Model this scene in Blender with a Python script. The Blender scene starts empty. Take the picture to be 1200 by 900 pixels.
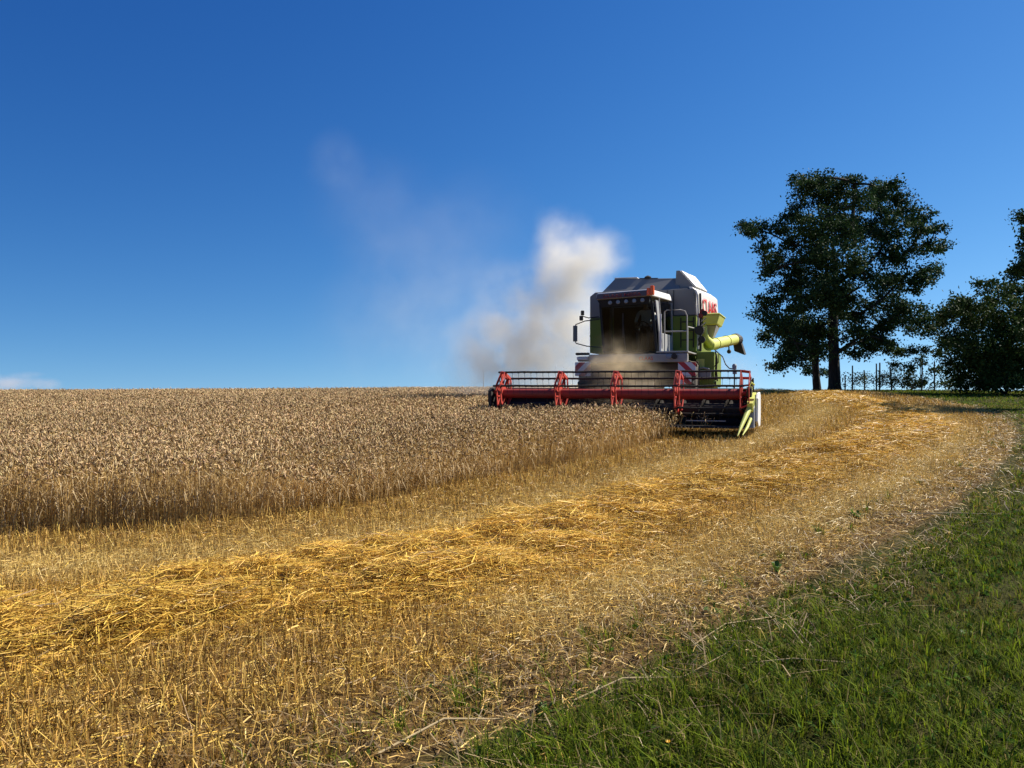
import bpy, bmesh, math, random
import numpy as np
from mathutils import Vector, Matrix

random.seed(11)
RNG = np.random.default_rng(7)
S = bpy.context.scene
COL = S.collection

# ------------------------------------------------------------------ camera
EYE = 1.7
cam_d = bpy.data.cameras.new('camera')
cam_d.sensor_fit = 'HORIZONTAL'
cam_d.sensor_width = 36.0
cam_d.lens = 36.0 * 906.0 / 1200.0
cam_d.clip_start = 0.05
cam_d.clip_end = 20000
cam = bpy.data.objects.new('camera', cam_d)
cam.location = (0, 0, EYE)
cam.rotation_euler = (math.radians(90), 0, 0)
COL.objects.link(cam)
S.camera = cam

# ------------------------------------------------------------------ light
SUN_EL, SUN_AZ = math.radians(43), math.radians(66)      # azimuth clockwise from +Y
world = bpy.data.worlds.new('World')
S.world = world
world.use_nodes = True
wn, wl = world.node_tree.nodes, world.node_tree.links
bg = wn['Background']
sky = wn.new('ShaderNodeTexSky')
sky.sky_type = 'NISHITA'
sky.sun_disc = False
sky.sun_elevation = SUN_EL
sky.sun_rotation = SUN_AZ
sky.altitude = 300
sky.air_density = 1.0
sky.dust_density = 0.1
sky.ozone_density = 2.2
hsv = wn.new('ShaderNodeHueSaturation')
hsv.inputs['Saturation'].default_value = 1.1
gam = wn.new('ShaderNodeGamma'); gam.inputs['Gamma'].default_value = 1.5
wl.new(hsv.outputs[0], gam.inputs['Color'])
# the crest hides the lowest, hazy degrees of the sky: read it a little higher up
wtc = wn.new('ShaderNodeTexCoord'); wad = wn.new('ShaderNodeVectorMath'); wad.operation = 'ADD'
wad.inputs[1].default_value = (0, 0, 0.14)
wnm = wn.new('ShaderNodeVectorMath'); wnm.operation = 'NORMALIZE'
wl.new(wtc.outputs['Generated'], wad.inputs[0]); wl.new(wad.outputs[0], wnm.inputs[0]); wl.new(wnm.outputs[0], sky.inputs['Vector'])
wl.new(sky.outputs[0], hsv.inputs['Color'])
# grade of the sky itself, channel by channel: deep clear blue overhead, paler towards the horizon
wsp = wn.new('ShaderNodeSeparateColor'); wcb = wn.new('ShaderNodeCombineColor')
wl.new(gam.outputs[0], wsp.inputs[0])
for ch, (mul, ex) in enumerate(((0.385, 1.36), (0.67, 1.0), (1.43, 0.70))):
    pw = wn.new('ShaderNodeMath'); pw.operation = 'POWER'; pw.inputs[1].default_value = ex
    ml = wn.new('ShaderNodeMath'); ml.operation = 'MULTIPLY'; ml.inputs[1].default_value = mul
    wl.new(wsp.outputs[ch], pw.inputs[0]); wl.new(pw.outputs[0], ml.inputs[0]); wl.new(ml.outputs[0], wcb.inputs[ch])
wl.new(wcb.outputs[0], bg.inputs['Color'])
bg.inputs['Strength'].default_value = 0.05

sun_d = bpy.data.lights.new('sun', 'SUN')
sun_d.energy = 5.0
sun_d.angle = math.radians(0.53)
sun_d.color = (1.0, 0.93, 0.82)
sun = bpy.data.objects.new('sun', sun_d)
sdir = Vector((math.sin(SUN_AZ) * math.cos(SUN_EL), math.cos(SUN_AZ) * math.cos(SUN_EL), math.sin(SUN_EL)))
sun.rotation_euler = sdir.to_track_quat('Z', 'Y').to_euler()
sun.location = (30, 10, 40)
COL.objects.link(sun)

S.view_settings.view_transform = 'Standard'
S.view_settings.look = 'None'
S.view_settings.exposure = 0.7
S.view_settings.gamma = 1.0
S.view_settings.use_curve_mapping = False
S.render.engine = 'CYCLES'
cy = S.cycles
cy.max_bounces = 8
cy.diffuse_bounces = 2
cy.glossy_bounces = 2
cy.transmission_bounces = 4
cy.transparent_max_bounces = 12
cy.volume_bounces = 4
cy.volume_step_rate = 0.35
cy.volume_max_steps = 160
cy.use_adaptive_sampling = False
cy.adaptive_threshold = 0.02
try:
    cy.use_denoising = True
    cy.denoiser = 'OPENIMAGEDENOISE'
    cy.denoising_input_passes = 'RGB_ALBEDO_NORMAL'
except Exception:
    pass
cy.caustics_reflective = cy.caustics_refractive = False

# ------------------------------------------------------------------ terrain
_T = np.array([-3.0, -0.66, 0.0, 0.13, 0.3, 0.42, 0.52, 0.66, 3.0])
_A = np.array([0.42, 0.51, 0.74, 0.95, 1.12, 1.30, 1.30, 1.24, 1.2])


def zg(x, y):
    x = np.asarray(x, float)
    y = np.asarray(y, float)
    yy = np.maximum(y, 6.0)
    A = np.interp(x / yy, _T, _A)
    u = np.clip((y - 5.0) / 38.0, 0, None)
    u = np.where(u < 0.08, u * u / 0.16, u - 0.04)          # soft start
    v = np.maximum(u - 1, 0)
    f = np.where(u < 1, u * (2 - u), 1 - np.where(v < 1, 0.7 * v * v, 0.7 + 1.4 * (v - 1)))   # falls away beyond the crest
    z = A * f - 0.012 * np.maximum(np.abs(x) - 60, 0)
    z = z + 0.025 * np.sin(x * 1.7 + 0.4 * y) * np.sin(y * 1.1 - x * 0.3) * np.clip(1 - np.abs(y) / 60, 0, 1)
    return z


def zf(x, y):
    return float(zg(x, y))


def pix(px, py):
    """ground point seen at a photo pixel (used for paths measured from the photograph)"""
    t = (px - 600) / 906.0
    s = (450 - py) / 906.0
    ys = np.linspace(2.5, 48, 6000)
    dz = (EYE + s * ys) - zg(t * ys, ys)
    k = np.argmax(dz <= 0) if (dz <= 0).any() else np.argmin(dz)
    return (float(t * ys[k]), float(ys[k]))


def inpoly(x, y, poly):
    ins = np.zeros(x.shape, bool)
    n = len(poly)
    for i in range(n):
        x1, y1 = poly[i]
        x2, y2 = poly[(i + 1) % n]
        c = ((y1 > y) != (y2 > y)) & (x < (x2 - x1) * (y - y1) / (y2 - y1 + 1e-12) + x1)
        ins ^= c
    return ins


def dist_path(x, y, path):
    """distance to a polyline and signed side"""
    best = np.full(x.shape, 1e9)
    for (x1, y1), (x2, y2) in zip(path[:-1], path[1:]):
        dx, dy = x2 - x1, y2 - y1
        t = np.clip(((x - x1) * dx + (y - y1) * dy) / (dx * dx + dy * dy + 1e-12), 0, 1)
        best = np.minimum(best, np.hypot(x - x1 - t * dx, y - y1 - t * dy))
    return best


def smooth_path(pts, n=10):
    """Catmull-Rom through the points"""
    p = np.array(pts, float)
    p = np.vstack([2 * p[0] - p[1], p, 2 * p[-1] - p[-2]])
    out = []
    for i in range(1, len(p) - 2):
        for k in range(n):
            t = k / n
            a, b, c, d = p[i - 1], p[i], p[i + 1], p[i + 2]
            out.append(0.5 * (2 * b + (c - a) * t + (2 * a - 5 * b + 4 * c - d) * t * t + (3 * b - a - 3 * c + d) * t ** 3))
    out.append(p[-2])
    return [tuple(q) for q in out]


_g = RNG.random((64, 64, 4))


def vnoise(x, y, s, ch=0):
    """smooth value noise 0..1 at scale s metres"""
    u, v = x / s + 1000.3, y / s + 1000.7
    i, j = np.floor(u).astype(int), np.floor(v).astype(int)
    fu, fv = u - i, v - j
    fu, fv = fu * fu * (3 - 2 * fu), fv * fv * (3 - 2 * fv)
    g = _g[:, :, ch]
    a, b = g[i % 64, j % 64], g[(i + 1) % 64, j % 64]
    c, d = g[i % 64, (j + 1) % 64], g[(i + 1) % 64, (j + 1) % 64]
    return (a * (1 - fu) + b * fu) * (1 - fv) + (c * (1 - fu) + d * fu) * fv


# machine frame: x to the picture's right, y back through the machine, z up
MA = math.radians(20)
MO = (2.41, 18.28, 0.58)


def mw(x, y):
    return (MO[0] + x * math.cos(MA) + y * math.sin(MA), MO[1] - x * math.sin(MA) + y * math.cos(MA))


# field layout -----------------------------------------------------
edge = smooth_path([(-16, 8.0), (-9.5, 8.45)] + [pix(*p) for p in
        [(0, 627), (125, 622), (250, 613), (320, 606), (450, 588), (590, 560), (700, 538), (790, 514)]] + [mw(2.25, -0.62)], 6)
WHEAT = edge + [mw(2.25, -0.40), mw(-3.1, -0.35), mw(-3.15, 3), mw(-3.15, 8), (4.6, 34), (7.5, 44), (12, 62), (-62, 62), (-62, 12)]
border = smooth_path([(12.5, 70), (17.5, 46)] + [pix(*p) for p in
        [(1035, 461), (1085, 467), (1130, 475), (1172, 487), (1190, 508), (1165, 552), (1100, 600), (1020, 642), (920, 695), (800, 755), (680, 818), (560, 872), (480, 899)]]
        + [(-0.75, 2.6), (-1.6, 1.2), (-2.5, -1), (-4, -6)], 6)
GRASS = border + [(60, -6), (60, 70)]
swath = smooth_path([(-9, 4.2), (-6, 4.5)] + [pix(*p) for p in
        [(0, 748), (200, 715), (400, 680), (600, 640), (800, 582), (960, 540), (1040, 514), (1062, 495), (1030, 480), (990, 471), (965, 464)]] + [(13.5, 38), (15.0, 48)], 8)
swath_new = [mw(0, 6), mw(0, 12), (8.3, 36), (11, 46)]
pale1 = smooth_path([(15.5, 44)] + [pix(*p) for p in [(935, 463), (962, 475), (950, 492), (880, 520), (780, 553), (650, 588), (540, 616), (380, 640), (200, 655), (0, 668)]] + [(-9, 7.0)], 6)
pale2 = smooth_path([pix(*p) for p in [(1075, 478), (1112, 500), (1105, 522), (1050, 565), (950, 612), (800, 665), (650, 715)]], 6)


# ------------------------------------------------------------------ materials
def newmat(name):
    m = bpy.data.materials.new(name)
    m.use_nodes = True
    n, l = m.node_tree.nodes, m.node_tree.links
    return m, n, l, n['Principled BSDF']


def plant_mat(name, trans=0.25, rough=0.65, spec=0.25, noise=0.0):
    m, n, l, p = newmat(name)
    a = n.new('ShaderNodeAttribute'); a.attribute_name = 'tint'
    p.inputs['Roughness'].default_value = rough
    p.inputs['Specular IOR Level'].default_value = spec
    l.new(a.outputs['Color'], p.inputs['Base Color'])
    if trans > 0:
        t = n.new('ShaderNodeBsdfTranslucent')
        l.new(a.outputs['Color'], t.inputs['Color'])
        mx = n.new('ShaderNodeMixShader'); mx.inputs[0].default_value = trans
        l.new(p.outputs[0], mx.inputs[1]); l.new(t.outputs[0], mx.inputs[2])
        l.new(mx.outputs[0], n['Material Output'].inputs['Surface'])
    return m


def paint(name, col, rough=0.42, dust=0.35, metal=0.0, dustcol=(0.30, 0.23, 0.14), scale=3.0, spec=0.5):
    m, n, l, p = newmat(name)
    tc = n.new('ShaderNodeTexCoord')
    no = n.new('ShaderNodeTexNoise'); no.inputs['Scale'].default_value = scale
    no.inputs['Detail'].default_value = 8; no.inputs['Roughness'].default_value = 0.65
    l.new(tc.outputs['Object'], no.inputs['Vector'])
    mr = n.new('ShaderNodeMapRange')
    mr.inputs[1].default_value = 0.38; mr.inputs[2].default_value = 0.72
    mr.inputs[3].default_value = dust * 0.25; mr.inputs[4].default_value = dust
    l.new(no.outputs[0], mr.inputs[0])
    mx = n.new('ShaderNodeMix'); mx.data_type = 'RGBA'
    mx.inputs[6].default_value = (*col, 1); mx.inputs[7].default_value = (*dustcol, 1)
    l.new(mr.outputs[0], mx.inputs[0])
    l.new(mx.outputs[2], p.inputs['Base Color'])
    r2 = n.new('ShaderNodeMapRange'); r2.inputs[3].default_value = rough; r2.inputs[4].default_value = min(1, rough + 0.35)
    l.new(no.outputs[0], r2.inputs[0]); l.new(r2.outputs[0], p.inputs['Roughness'])
    p.inputs['Metallic'].default_value = metal
    p.inputs['Specular IOR Level'].default_value = spec
    return m


M_green = paint('lime_green_paint', (0.34, 0.42, 0.028), 0.45, 0.42)
M_dkgreen = paint('shaded_green_paint', (0.15, 0.22, 0.010), 0.5, 0.18)  # lime green darkened for body panels in shade, thinly dusted
M_shadewhite = paint('shaded_white_paint', (0.33, 0.325, 0.30), 0.5, 0.35)  # darker copy of the white paint, holding the front beam's shade, plus dust
M_yellow = paint('pale_green_paint', (0.62, 0.66, 0.12), 0.42, 0.25)
M_white = paint('white_paint', (0.76, 0.75, 0.71), 0.45, 0.28)
M_grey = paint('grey_paint', (0.30, 0.31, 0.31), 0.5, 0.2)
M_tank = paint('tank_sheet', (0.19, 0.195, 0.19), 0.6, 0.25)  # light tank paint darkened to carry the shade of its backlit front
M_redtube = paint('shaded_red_paint', (0.30, 0.018, 0.014), 0.4, 0.12)  # red paint darkened to hold the shadow on the reel tube
M_red = paint('red_paint', (0.50, 0.030, 0.018), 0.40, 0.22)
M_redtxt = paint('red_lettering', (0.62, 0.02, 0.025), 0.4, 0.05)
M_dkred = paint('dark_red_lettering', (0.22, 0.02, 0.02), 0.5, 0.1)
M_black = paint('black_rubber', (0.018, 0.018, 0.018), 0.6, 0.10)
M_steel = paint('dark_steel', (0.030, 0.028, 0.026), 0.6, 0.30, dustcol=(0.10, 0.075, 0.045), spec=0.25)
M_bright = paint('bright_steel', (0.36, 0.36, 0.34), 0.45, 0.25, metal=0.4)
M_tyre = paint('tyre_rubber', (0.02, 0.02, 0.02), 0.8, 0.5)
M_rim = paint('rim_paint', (0.5, 0.08, 0.05), 0.5, 0.4)
M_cabin = paint('cab_interior', (0.011, 0.013, 0.014), 0.7, 0.1, dustcol=(0.03, 0.03, 0.03))
M_fascia = paint('roof_fascia', (0.10, 0.085, 0.085), 0.5, 0.2)
M_wood = paint('weathered_wood', (0.17, 0.13, 0.09), 0.85, 0.5, dustcol=(0.09, 0.08, 0.07), scale=9)

M_lampglass, n_, l_, p_ = newmat('lamp_lens')
p_.inputs['Base Color'].default_value = (0.20, 0.23, 0.27, 1); p_.inputs['Roughness'].default_value = 0.12
M_orange, n_, l_, p_ = newmat('orange_lens')
p_.inputs['Base Color'].default_value = (0.9, 0.14, 0.008, 1); p_.inputs['Roughness'].default_value = 0.2
p_.inputs['Subsurface Weight'].default_value = 0.3; p_.inputs['Subsurface Radius'].default_value = (0.1, 0.03, 0.01)
M_mirror, n_, l_, p_ = newmat('mirror_back')
p_.inputs['Base Color'].default_value = (0.09, 0.09, 0.09, 1); p_.inputs['Roughness'].default_value = 0.3

M_glass = bpy.data.materials.new('tinted_glass'); M_glass.use_nodes = True
n, l = M_glass.node_tree.nodes, M_glass.node_tree.links
n.remove(n['Principled BSDF'])
tr = n.new('ShaderNodeBsdfTransparent'); tr.inputs[0].default_value = (0.52, 0.57, 0.56, 1)
gl = n.new('ShaderNodeBsdfGlossy'); gl.inputs['Roughness'].default_value = 0.04; gl.inputs[0].default_value = (0.9, 0.9, 0.9, 1)
fr = n.new('ShaderNodeFresnel'); fr.inputs[0].default_value = 1.22
mx = n.new('ShaderNodeMixShader')
l.new(fr.outputs[0], mx.inputs[0]); l.new(tr.outputs[0], mx.inputs[1]); l.new(gl.outputs[0], mx.inputs[2])
l.new(mx.outputs[0], n['Material Output'].inputs['Surface'])

# red and white slanting bars of a warning board
def stripe_mat(name, sign):
    m, n, l, p = newmat(name)
    tc = n.new('ShaderNodeTexCoord'); sp = n.new('ShaderNodeSeparateXYZ')
    l.new(tc.outputs['Object'], sp.inputs[0])
    a = n.new('ShaderNodeMath'); a.operation = 'MULTIPLY_ADD'; a.inputs[1].default_value = sign
    l.new(sp.outputs['X'], a.inputs[0]); l.new(sp.outputs['Z'], a.inputs[2])
    d = n.new('ShaderNodeMath'); d.operation = 'DIVIDE'; d.inputs[1].default_value = 0.34
    f = n.new('ShaderNodeMath'); f.operation = 'FRACT'; g = n.new('ShaderNodeMath'); g.operation = 'GREATER_THAN'; g.inputs[1].default_value = 0.5
    l.new(a.outputs[0], d.inputs[0]); l.new(d.outputs[0], f.inputs[0]); l.new(f.outputs[0], g.inputs[0])
    mx = n.new('ShaderNodeMix'); mx.data_type = 'RGBA'
    mx.inputs[6].default_value = (0.72, 0.70, 0.67, 1); mx.inputs[7].default_value = (0.5, 0.03, 0.03, 1)
    l.new(g.outputs[0], mx.inputs[0]); l.new(mx.outputs[2], p.inputs['Base Color'])
    p.inputs['Roughness'].default_value = 0.5
    return m


M_stripe_r = stripe_mat('warning_stripes', 1.0)
M_stripe_l = stripe_mat('warning_stripes_mirrored', -1.0)

M_wheat = plant_mat('wheat', 0.22, 0.7, 0.15)
M_straw = plant_mat('straw', 0.2, 0.5, 0.35)
M_grass = plant_mat('grass_blades', 0.38, 0.75, 0.1)
M_leaf = plant_mat('tree_leaves', 0.14, 0.65, 0.08)

# soil
M_soil, n, l, p = newmat('soil')
tc = n.new('ShaderNodeTexCoord')
n1 = n.new('ShaderNodeTexNoise'); n1.inputs['Scale'].default_value = 1.3; n1.inputs['Detail'].default_value = 10
n2 = n.new('ShaderNodeTexNoise'); n2.inputs['Scale'].default_value = 22; n2.inputs['Detail'].default_value = 8
for q in (n1, n2):
    l.new(tc.outputs['Object'], q.inputs['Vector'])
cr = n.new('ShaderNodeValToRGB')
cr.color_ramp.elements[0].position = 0.3; cr.color_ramp.elements[0].color = (0.045, 0.028, 0.012, 1)
cr.color_ramp.elements[1].position = 0.72; cr.color_ramp.elements[1].color = (0.20, 0.125, 0.055, 1)
mm = n.new('ShaderNodeMix'); mm.data_type = 'FLOAT'; mm.inputs[0].default_value = 0.6
l.new(n1.outputs[0], mm.inputs[2]); l.new(n2.outputs[0], mm.inputs[3]); l.new(mm.outputs[0], cr.inputs[0])
at = n.new('ShaderNodeAttribute'); at.attribute_name = 'cover'
sx = n.new('ShaderNodeSeparateColor'); l.new(at.outputs['Color'], sx.inputs[0])
mg = n.new('ShaderNodeMix'); mg.data_type = 'RGBA'; mg.inputs[7].default_value = (0.035, 0.040, 0.010, 1)
l.new(sx.outputs[1], mg.inputs[0]); l.new(cr.outputs[0], mg.inputs[6])
ms = n.new('ShaderNodeMix'); ms.data_type = 'RGBA'; ms.inputs[7].default_value = (0.26, 0.155, 0.048, 1)
l.new(sx.outputs[0], ms.inputs[0]); l.new(mg.outputs[2], ms.inputs[6])
l.new(ms.outputs[2], p.inputs['Base Color'])
p.inputs['Roughness'].default_value = 0.95; p.inputs['Specular IOR Level'].default_value = 0.04
bp = n.new('ShaderNodeBump'); bp.inputs['Strength'].default_value = 0.9; bp.inputs['Distance'].default_value = 0.04
l.new(n2.outputs[0], bp.inputs['Height']); l.new(bp.outputs[0], p.inputs['Normal'])

# bark
M_bark, n, l, p = newmat('bark')
tc = n.new('ShaderNodeTexCoord'); mp = n.new('ShaderNodeMapping'); mp.inputs['Scale'].default_value = (7, 7, 1.4)
no = n.new('ShaderNodeTexNoise'); no.inputs['Scale'].default_value = 2.2; no.inputs['Detail'].default_value = 8
l.new(tc.outputs['Object'], mp.inputs[0]); l.new(mp.outputs[0], no.inputs['Vector'])
cr = n.new('ShaderNodeValToRGB')
cr.color_ramp.elements[0].position = 0.35; cr.color_ramp.elements[0].color = (0.012, 0.010, 0.008, 1)
cr.color_ramp.elements[1].position = 0.7; cr.color_ramp.elements[1].color = (0.05, 0.041, 0.031, 1)
l.new(no.outputs[0], cr.inputs[0]); l.new(cr.outputs[0], p.inputs['Base Color'])
p.inputs['Roughness'].default_value = 0.95
bp = n.new('ShaderNodeBump'); bp.inputs['Strength'].default_value = 1.0; bp.inputs['Distance'].default_value = 0.05
l.new(no.outputs[0], bp.inputs['Height']); l.new(bp.outputs[0], p.inputs['Normal'])


# ------------------------------------------------------------------ object helpers
def tag(o, label=None, cat=None, group=None, kind=None):
    if label: o['label'] = label
    if cat: o['category'] = cat
    if group: o['group'] = group
    if kind: o['kind'] = kind
    return o


def empty(name, loc, rz=0.0):
    o = bpy.data.objects.new(name, None)
    o.empty_display_size = 0.3
    o.location = loc
    o.rotation_euler = (0, 0, rz)
    COL.objects.link(o)
    return o


def np_mesh(name, verts, faces_by_n, tint=None, attr='tint', smooth=False):
    """faces_by_n: list of int arrays (F, n)"""
    me = bpy.data.meshes.new(name)
    verts = np.ascontiguousarray(verts, np.float32)
    me.vertices.add(len(verts))
    me.vertices.foreach_set('co', verts.ravel())
    loops = np.concatenate([f.ravel() for f in faces_by_n]).astype(np.int32)
    tot = np.concatenate([np.full(len(f), f.shape[1]) for f in faces_by_n]).astype(np.int32)
    start = np.concatenate([[0], np.cumsum(tot)[:-1]]).astype(np.int32)
    me.loops.add(len(loops))
    me.loops.foreach_set('vertex_index', loops)
    me.polygons.add(len(tot))
    me.polygons.foreach_set('loop_start', start)
    me.polygons.foreach_set('loop_total', tot)
    if smooth:
        me.polygons.foreach_set('use_smooth', np.ones(len(tot), bool))
    if tint is not None:
        a = me.attributes.new(attr, 'FLOAT_COLOR', 'POINT')
        c = np.ones((len(verts), 4), np.float32); c[:, :3] = tint
        a.data.foreach_set('color', c.ravel())
    me.update(calc_edges=True)
    me.validate()
    return me


def link_mesh(name, me, mat, parent=None):
    o = bpy.data.objects.new(name, me)
    me.materials.append(mat)
    COL.objects.link(o)
    if parent: o.parent = parent
    return o


class Soup:
    """collects strips, spindles and leaf faces as numpy blocks"""
    def __init__(s):
        s.v, s.q, s.t, s.c, s.n = [], [], [], [], 0

    def strips(s, P, W, side, tint):
        """P (N,K,3) centre lines, W (N,K) half widths, side (N,3) or (N,K,3), tint (N,3)"""
        N, K, _ = P.shape
        if side.ndim == 2: side = side[:, None, :]
        L = P - side * W[..., None]; R = P + side * W[..., None]
        V = np.stack([L, R], 2).reshape(N * K * 2, 3)
        b = (np.arange(N) * K * 2)[:, None] + s.n
        k = (np.arange(K - 1) * 2)[None, :]
        i = b + k
        s.q.append(np.stack([i, i + 1, i + 3, i + 2], -1).reshape(-1, 4))
        s.v.append(V); s.c.append(np.repeat(tint, K * 2, 0)); s.n += len(V)

    def spindles(s, A, B, r, tint, mid=0.4):
        """bipyramids from A to B (N,3), radius r (N)"""
        N = len(A)
        d = B - A
        dn = d / (np.linalg.norm(d, axis=1, keepdims=True) + 1e-9)
        ref = np.where(np.abs(dn[:, 2:3]) > 0.9, np.array([[1.0, 0, 0]]), np.array([[0, 0, 1.0]]))
        u = np.cross(dn, ref); u /= np.linalg.norm(u, axis=1, keepdims=True) + 1e-9
        w = np.cross(dn, u)
        ph = RNG.random(N) * 6.28
        C = A + d * mid
        vs = [A]
        for k in range(3):
            a = ph + k * 2.0944
            vs.append(C + (u * np.cos(a)[:, None] + w * np.sin(a)[:, None]) * r[:, None])
        vs.append(B)
        V = np.stack(vs, 1).reshape(-1, 3)
        b = (np.arange(N) * 5)[:, None] + s.n
        T = np.array([[0, 2, 1], [0, 3, 2], [0, 1, 3], [4, 1, 2], [4, 2, 3], [4, 3, 1]])
        s.t.append((b[:, :, None] + T[None]).reshape(-1, 3))
        s.v.append(V); s.c.append(np.repeat(tint, 5, 0)); s.n += len(V)

    def leaves(s, P, size, tint, aspect=0.55, up=0.0):
        """one bent four-sided leaf at each point P (N,3)"""
        N = len(P)
        d = RNG.normal(size=(N, 3)); d[:, 2] -= up
        d /= np.linalg.norm(d, axis=1, keepdims=True)
        e = RNG.normal(size=(N, 3)); e -= d * (e * d).sum(1, keepdims=True)
        e /= np.linalg.norm(e, axis=1, keepdims=True)
        nn = np.cross(d, e)
        sz = size[:, None]
        a = P; b = P + d * sz * 0.5 + e * sz * aspect * 0.5 + nn * sz * 0.08
        c = P + d * sz; f = P + d * sz * 0.5 - e * sz * aspect * 0.5 + nn * sz * 0.08
        V = np.stack([a, b, c, f], 1).reshape(-1, 3)
        i = (np.arange(N) * 4)[:, None] + s.n
        s.q.append(i + np.arange(4)[None])
        s.v.append(V); s.c.append(np.repeat(tint, 4, 0)); s.n += len(V)

    def raw(s, V, quads, tint):
        s.q.append(np.asarray(quads) + s.n); s.v.append(np.asarray(V)); s.c.append(tint); s.n += len(V)

    def build(s, name, mat, parent=None, origin=(0, 0, 0)):
        f = []
        if s.q: f.append(np.concatenate(s.q))
        if s.t: f.append(np.concatenate(s.t))
        V = np.concatenate(s.v) - np.array(origin)[None]
        return link_mesh(name, np_mesh(name, V, f, np.concatenate(s.c)), mat, parent)


class MB:
    """collects solid shapes into one mesh"""
    def __init__(s):
        s.v, s.f, s.m = [], [], []

    def add(s, vs, fs, mi=0):
        b = len(s.v)
        s.v += [tuple(q) for q in vs]
        s.f += [tuple(b + i for i in f) for f in fs]
        s.m += [mi] * len(fs)
        return s

    def hexa(s, p, mi=0):
        """8 corners: bottom loop then top loop"""
        return s.add(p, [(3, 2, 1, 0), (4, 5, 6, 7), (0, 1, 5, 4), (1, 2, 6, 5), (2, 3, 7, 6), (3, 0, 4, 7)], mi)

    def box(s, x0, x1, y0, y1, z0, z1, mi=0):
        return s.hexa([(x0, y0, z0), (x1, y0, z0), (x1, y1, z0), (x0, y1, z0), (x0, y0, z1), (x1, y0, z1), (x1, y1, z1), (x0, y1, z1)], mi)

    def prism(s, poly, axis, a0, a1, mi=0):
        """polygon extruded along an axis: 'x' -> poly is (y,z); 'y' -> (x,z); 'z' -> (x,y)"""
        def P(p, a):
            return {'x': (a, p[0], p[1]), 'y': (p[0], a, p[1]), 'z': (p[0], p[1], a)}[axis]
        n = len(poly)
        vs = [P(p, a0) for p in poly] + [P(p, a1) for p in poly]
        fs = [tuple(range(n - 1, -1, -1)), tuple(range(n, 2 * n))] + [(i, (i + 1) % n, n + (i + 1) % n, n + i) for i in range(n)]
        return s.add(vs, fs, mi)

    def tube(s, path, r, n=8, mi=0, caps=True):
        path = [Vector(p) for p in path]
        rs = r if isinstance(r, (list, tuple)) else [r] * len(path)
        rings = []
        ref = None
        for i, p in enumerate(path):
            d = (path[min(i + 1, len(path) - 1)] - path[max(i - 1, 0)]).normalized()
            if ref is None:
                ref = Vector((0, 0, 1)) if abs(d.z) < 0.9 else Vector((1, 0, 0))
            u = d.cross(ref).normalized(); w = d.cross(u).normalized()
            ref = -w if False else ref
            rings.append([p + (u * math.cos(2 * math.pi * k / n) + w * math.sin(2 * math.pi * k / n)) * rs[i] for k in range(n)])
        vs = [q for ring in rings for q in ring]
        fs = []
        for i in range(len(rings) - 1):
            for k in range(n):
                a, b = i * n + k, i * n + (k + 1) % n
                fs.append((a, b, b + n, a + n))
        if caps:
            fs.append(tuple(range(n - 1, -1, -1))); fs.append(tuple(range((len(rings) - 1) * n, len(rings) * n)))
        return s.add(vs, fs, mi)

    def bar(s, a, b, w, h, mi=0):
        """flat bar from a to b: width w across, thickness h along x"""
        a, b = Vector(a), Vector(b)
        d = (b - a).normalized(); xx = Vector((1, 0, 0))
        u = d.cross(xx).normalized() * w / 2; t = xx * h / 2
        return s.hexa([a - u - t, a + u - t, a + u + t, a - u + t, b - u - t, b + u - t, b + u + t, b - u + t], mi)

    def lathe(s, prof, centre, axis='x', n=24, mi=0):
        """prof: list of (along, radius)"""
        cx, cy_, cz = centre
        vs = []
        for (a, r) in prof:
            for k in range(n):
                c, q = math.cos(2 * math.pi * k / n) * r, math.sin(2 * math.pi * k / n) * r
                vs.append({'x': (cx + a, cy_ + c, cz + q), 'y': (cx + c, cy_ + a, cz + q), 'z': (cx + c, cy_ + q, cz + a)}[axis])
        fs = []
        for i in range(len(prof) - 1):
            for k in range(n):
                a, b = i * n + k, i * n + (k + 1) % n
                fs.append((a, b, b + n, a + n))
        fs.append(tuple(range(n - 1, -1, -1))); fs.append(tuple(range((len(prof) - 1) * n, len(prof) * n)))
        return s.add(vs, fs, mi)

    def build(s, name, mat, parent=None, bevel=0.0, smooth=False, loc=None):
        me = bpy.data.meshes.new(name)
        off = Vector(loc) if loc is not None else Vector((0, 0, 0))
        me.from_pydata([tuple(Vector(q) - off) for q in s.v], [], s.f)
        mats = mat if isinstance(mat, (list, tuple)) else [mat]
        for m in mats: me.materials.append(m)
        me.polygons.foreach_set('material_index', s.m)
        bm = bmesh.new(); bm.from_mesh(me)
        bmesh.ops.recalc_face_normals(bm, faces=bm.faces)
        bm.to_mesh(me); bm.free()
        if smooth:
            me.polygons.foreach_set('use_smooth', [True] * len(me.polygons))
            me.set_sharp_from_angle(angle=math.radians(40))
        o = bpy.data.objects.new(name, me)
        o.location = off
        COL.objects.link(o)
        if parent: o.parent = parent
        if bevel:
            b = o.modifiers.new('bevel', 'BEVEL'); b.width = bevel; b.segments = 2; b.limit_method = 'ANGLE'; b.angle_limit = math.radians(35)
        return o


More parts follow.
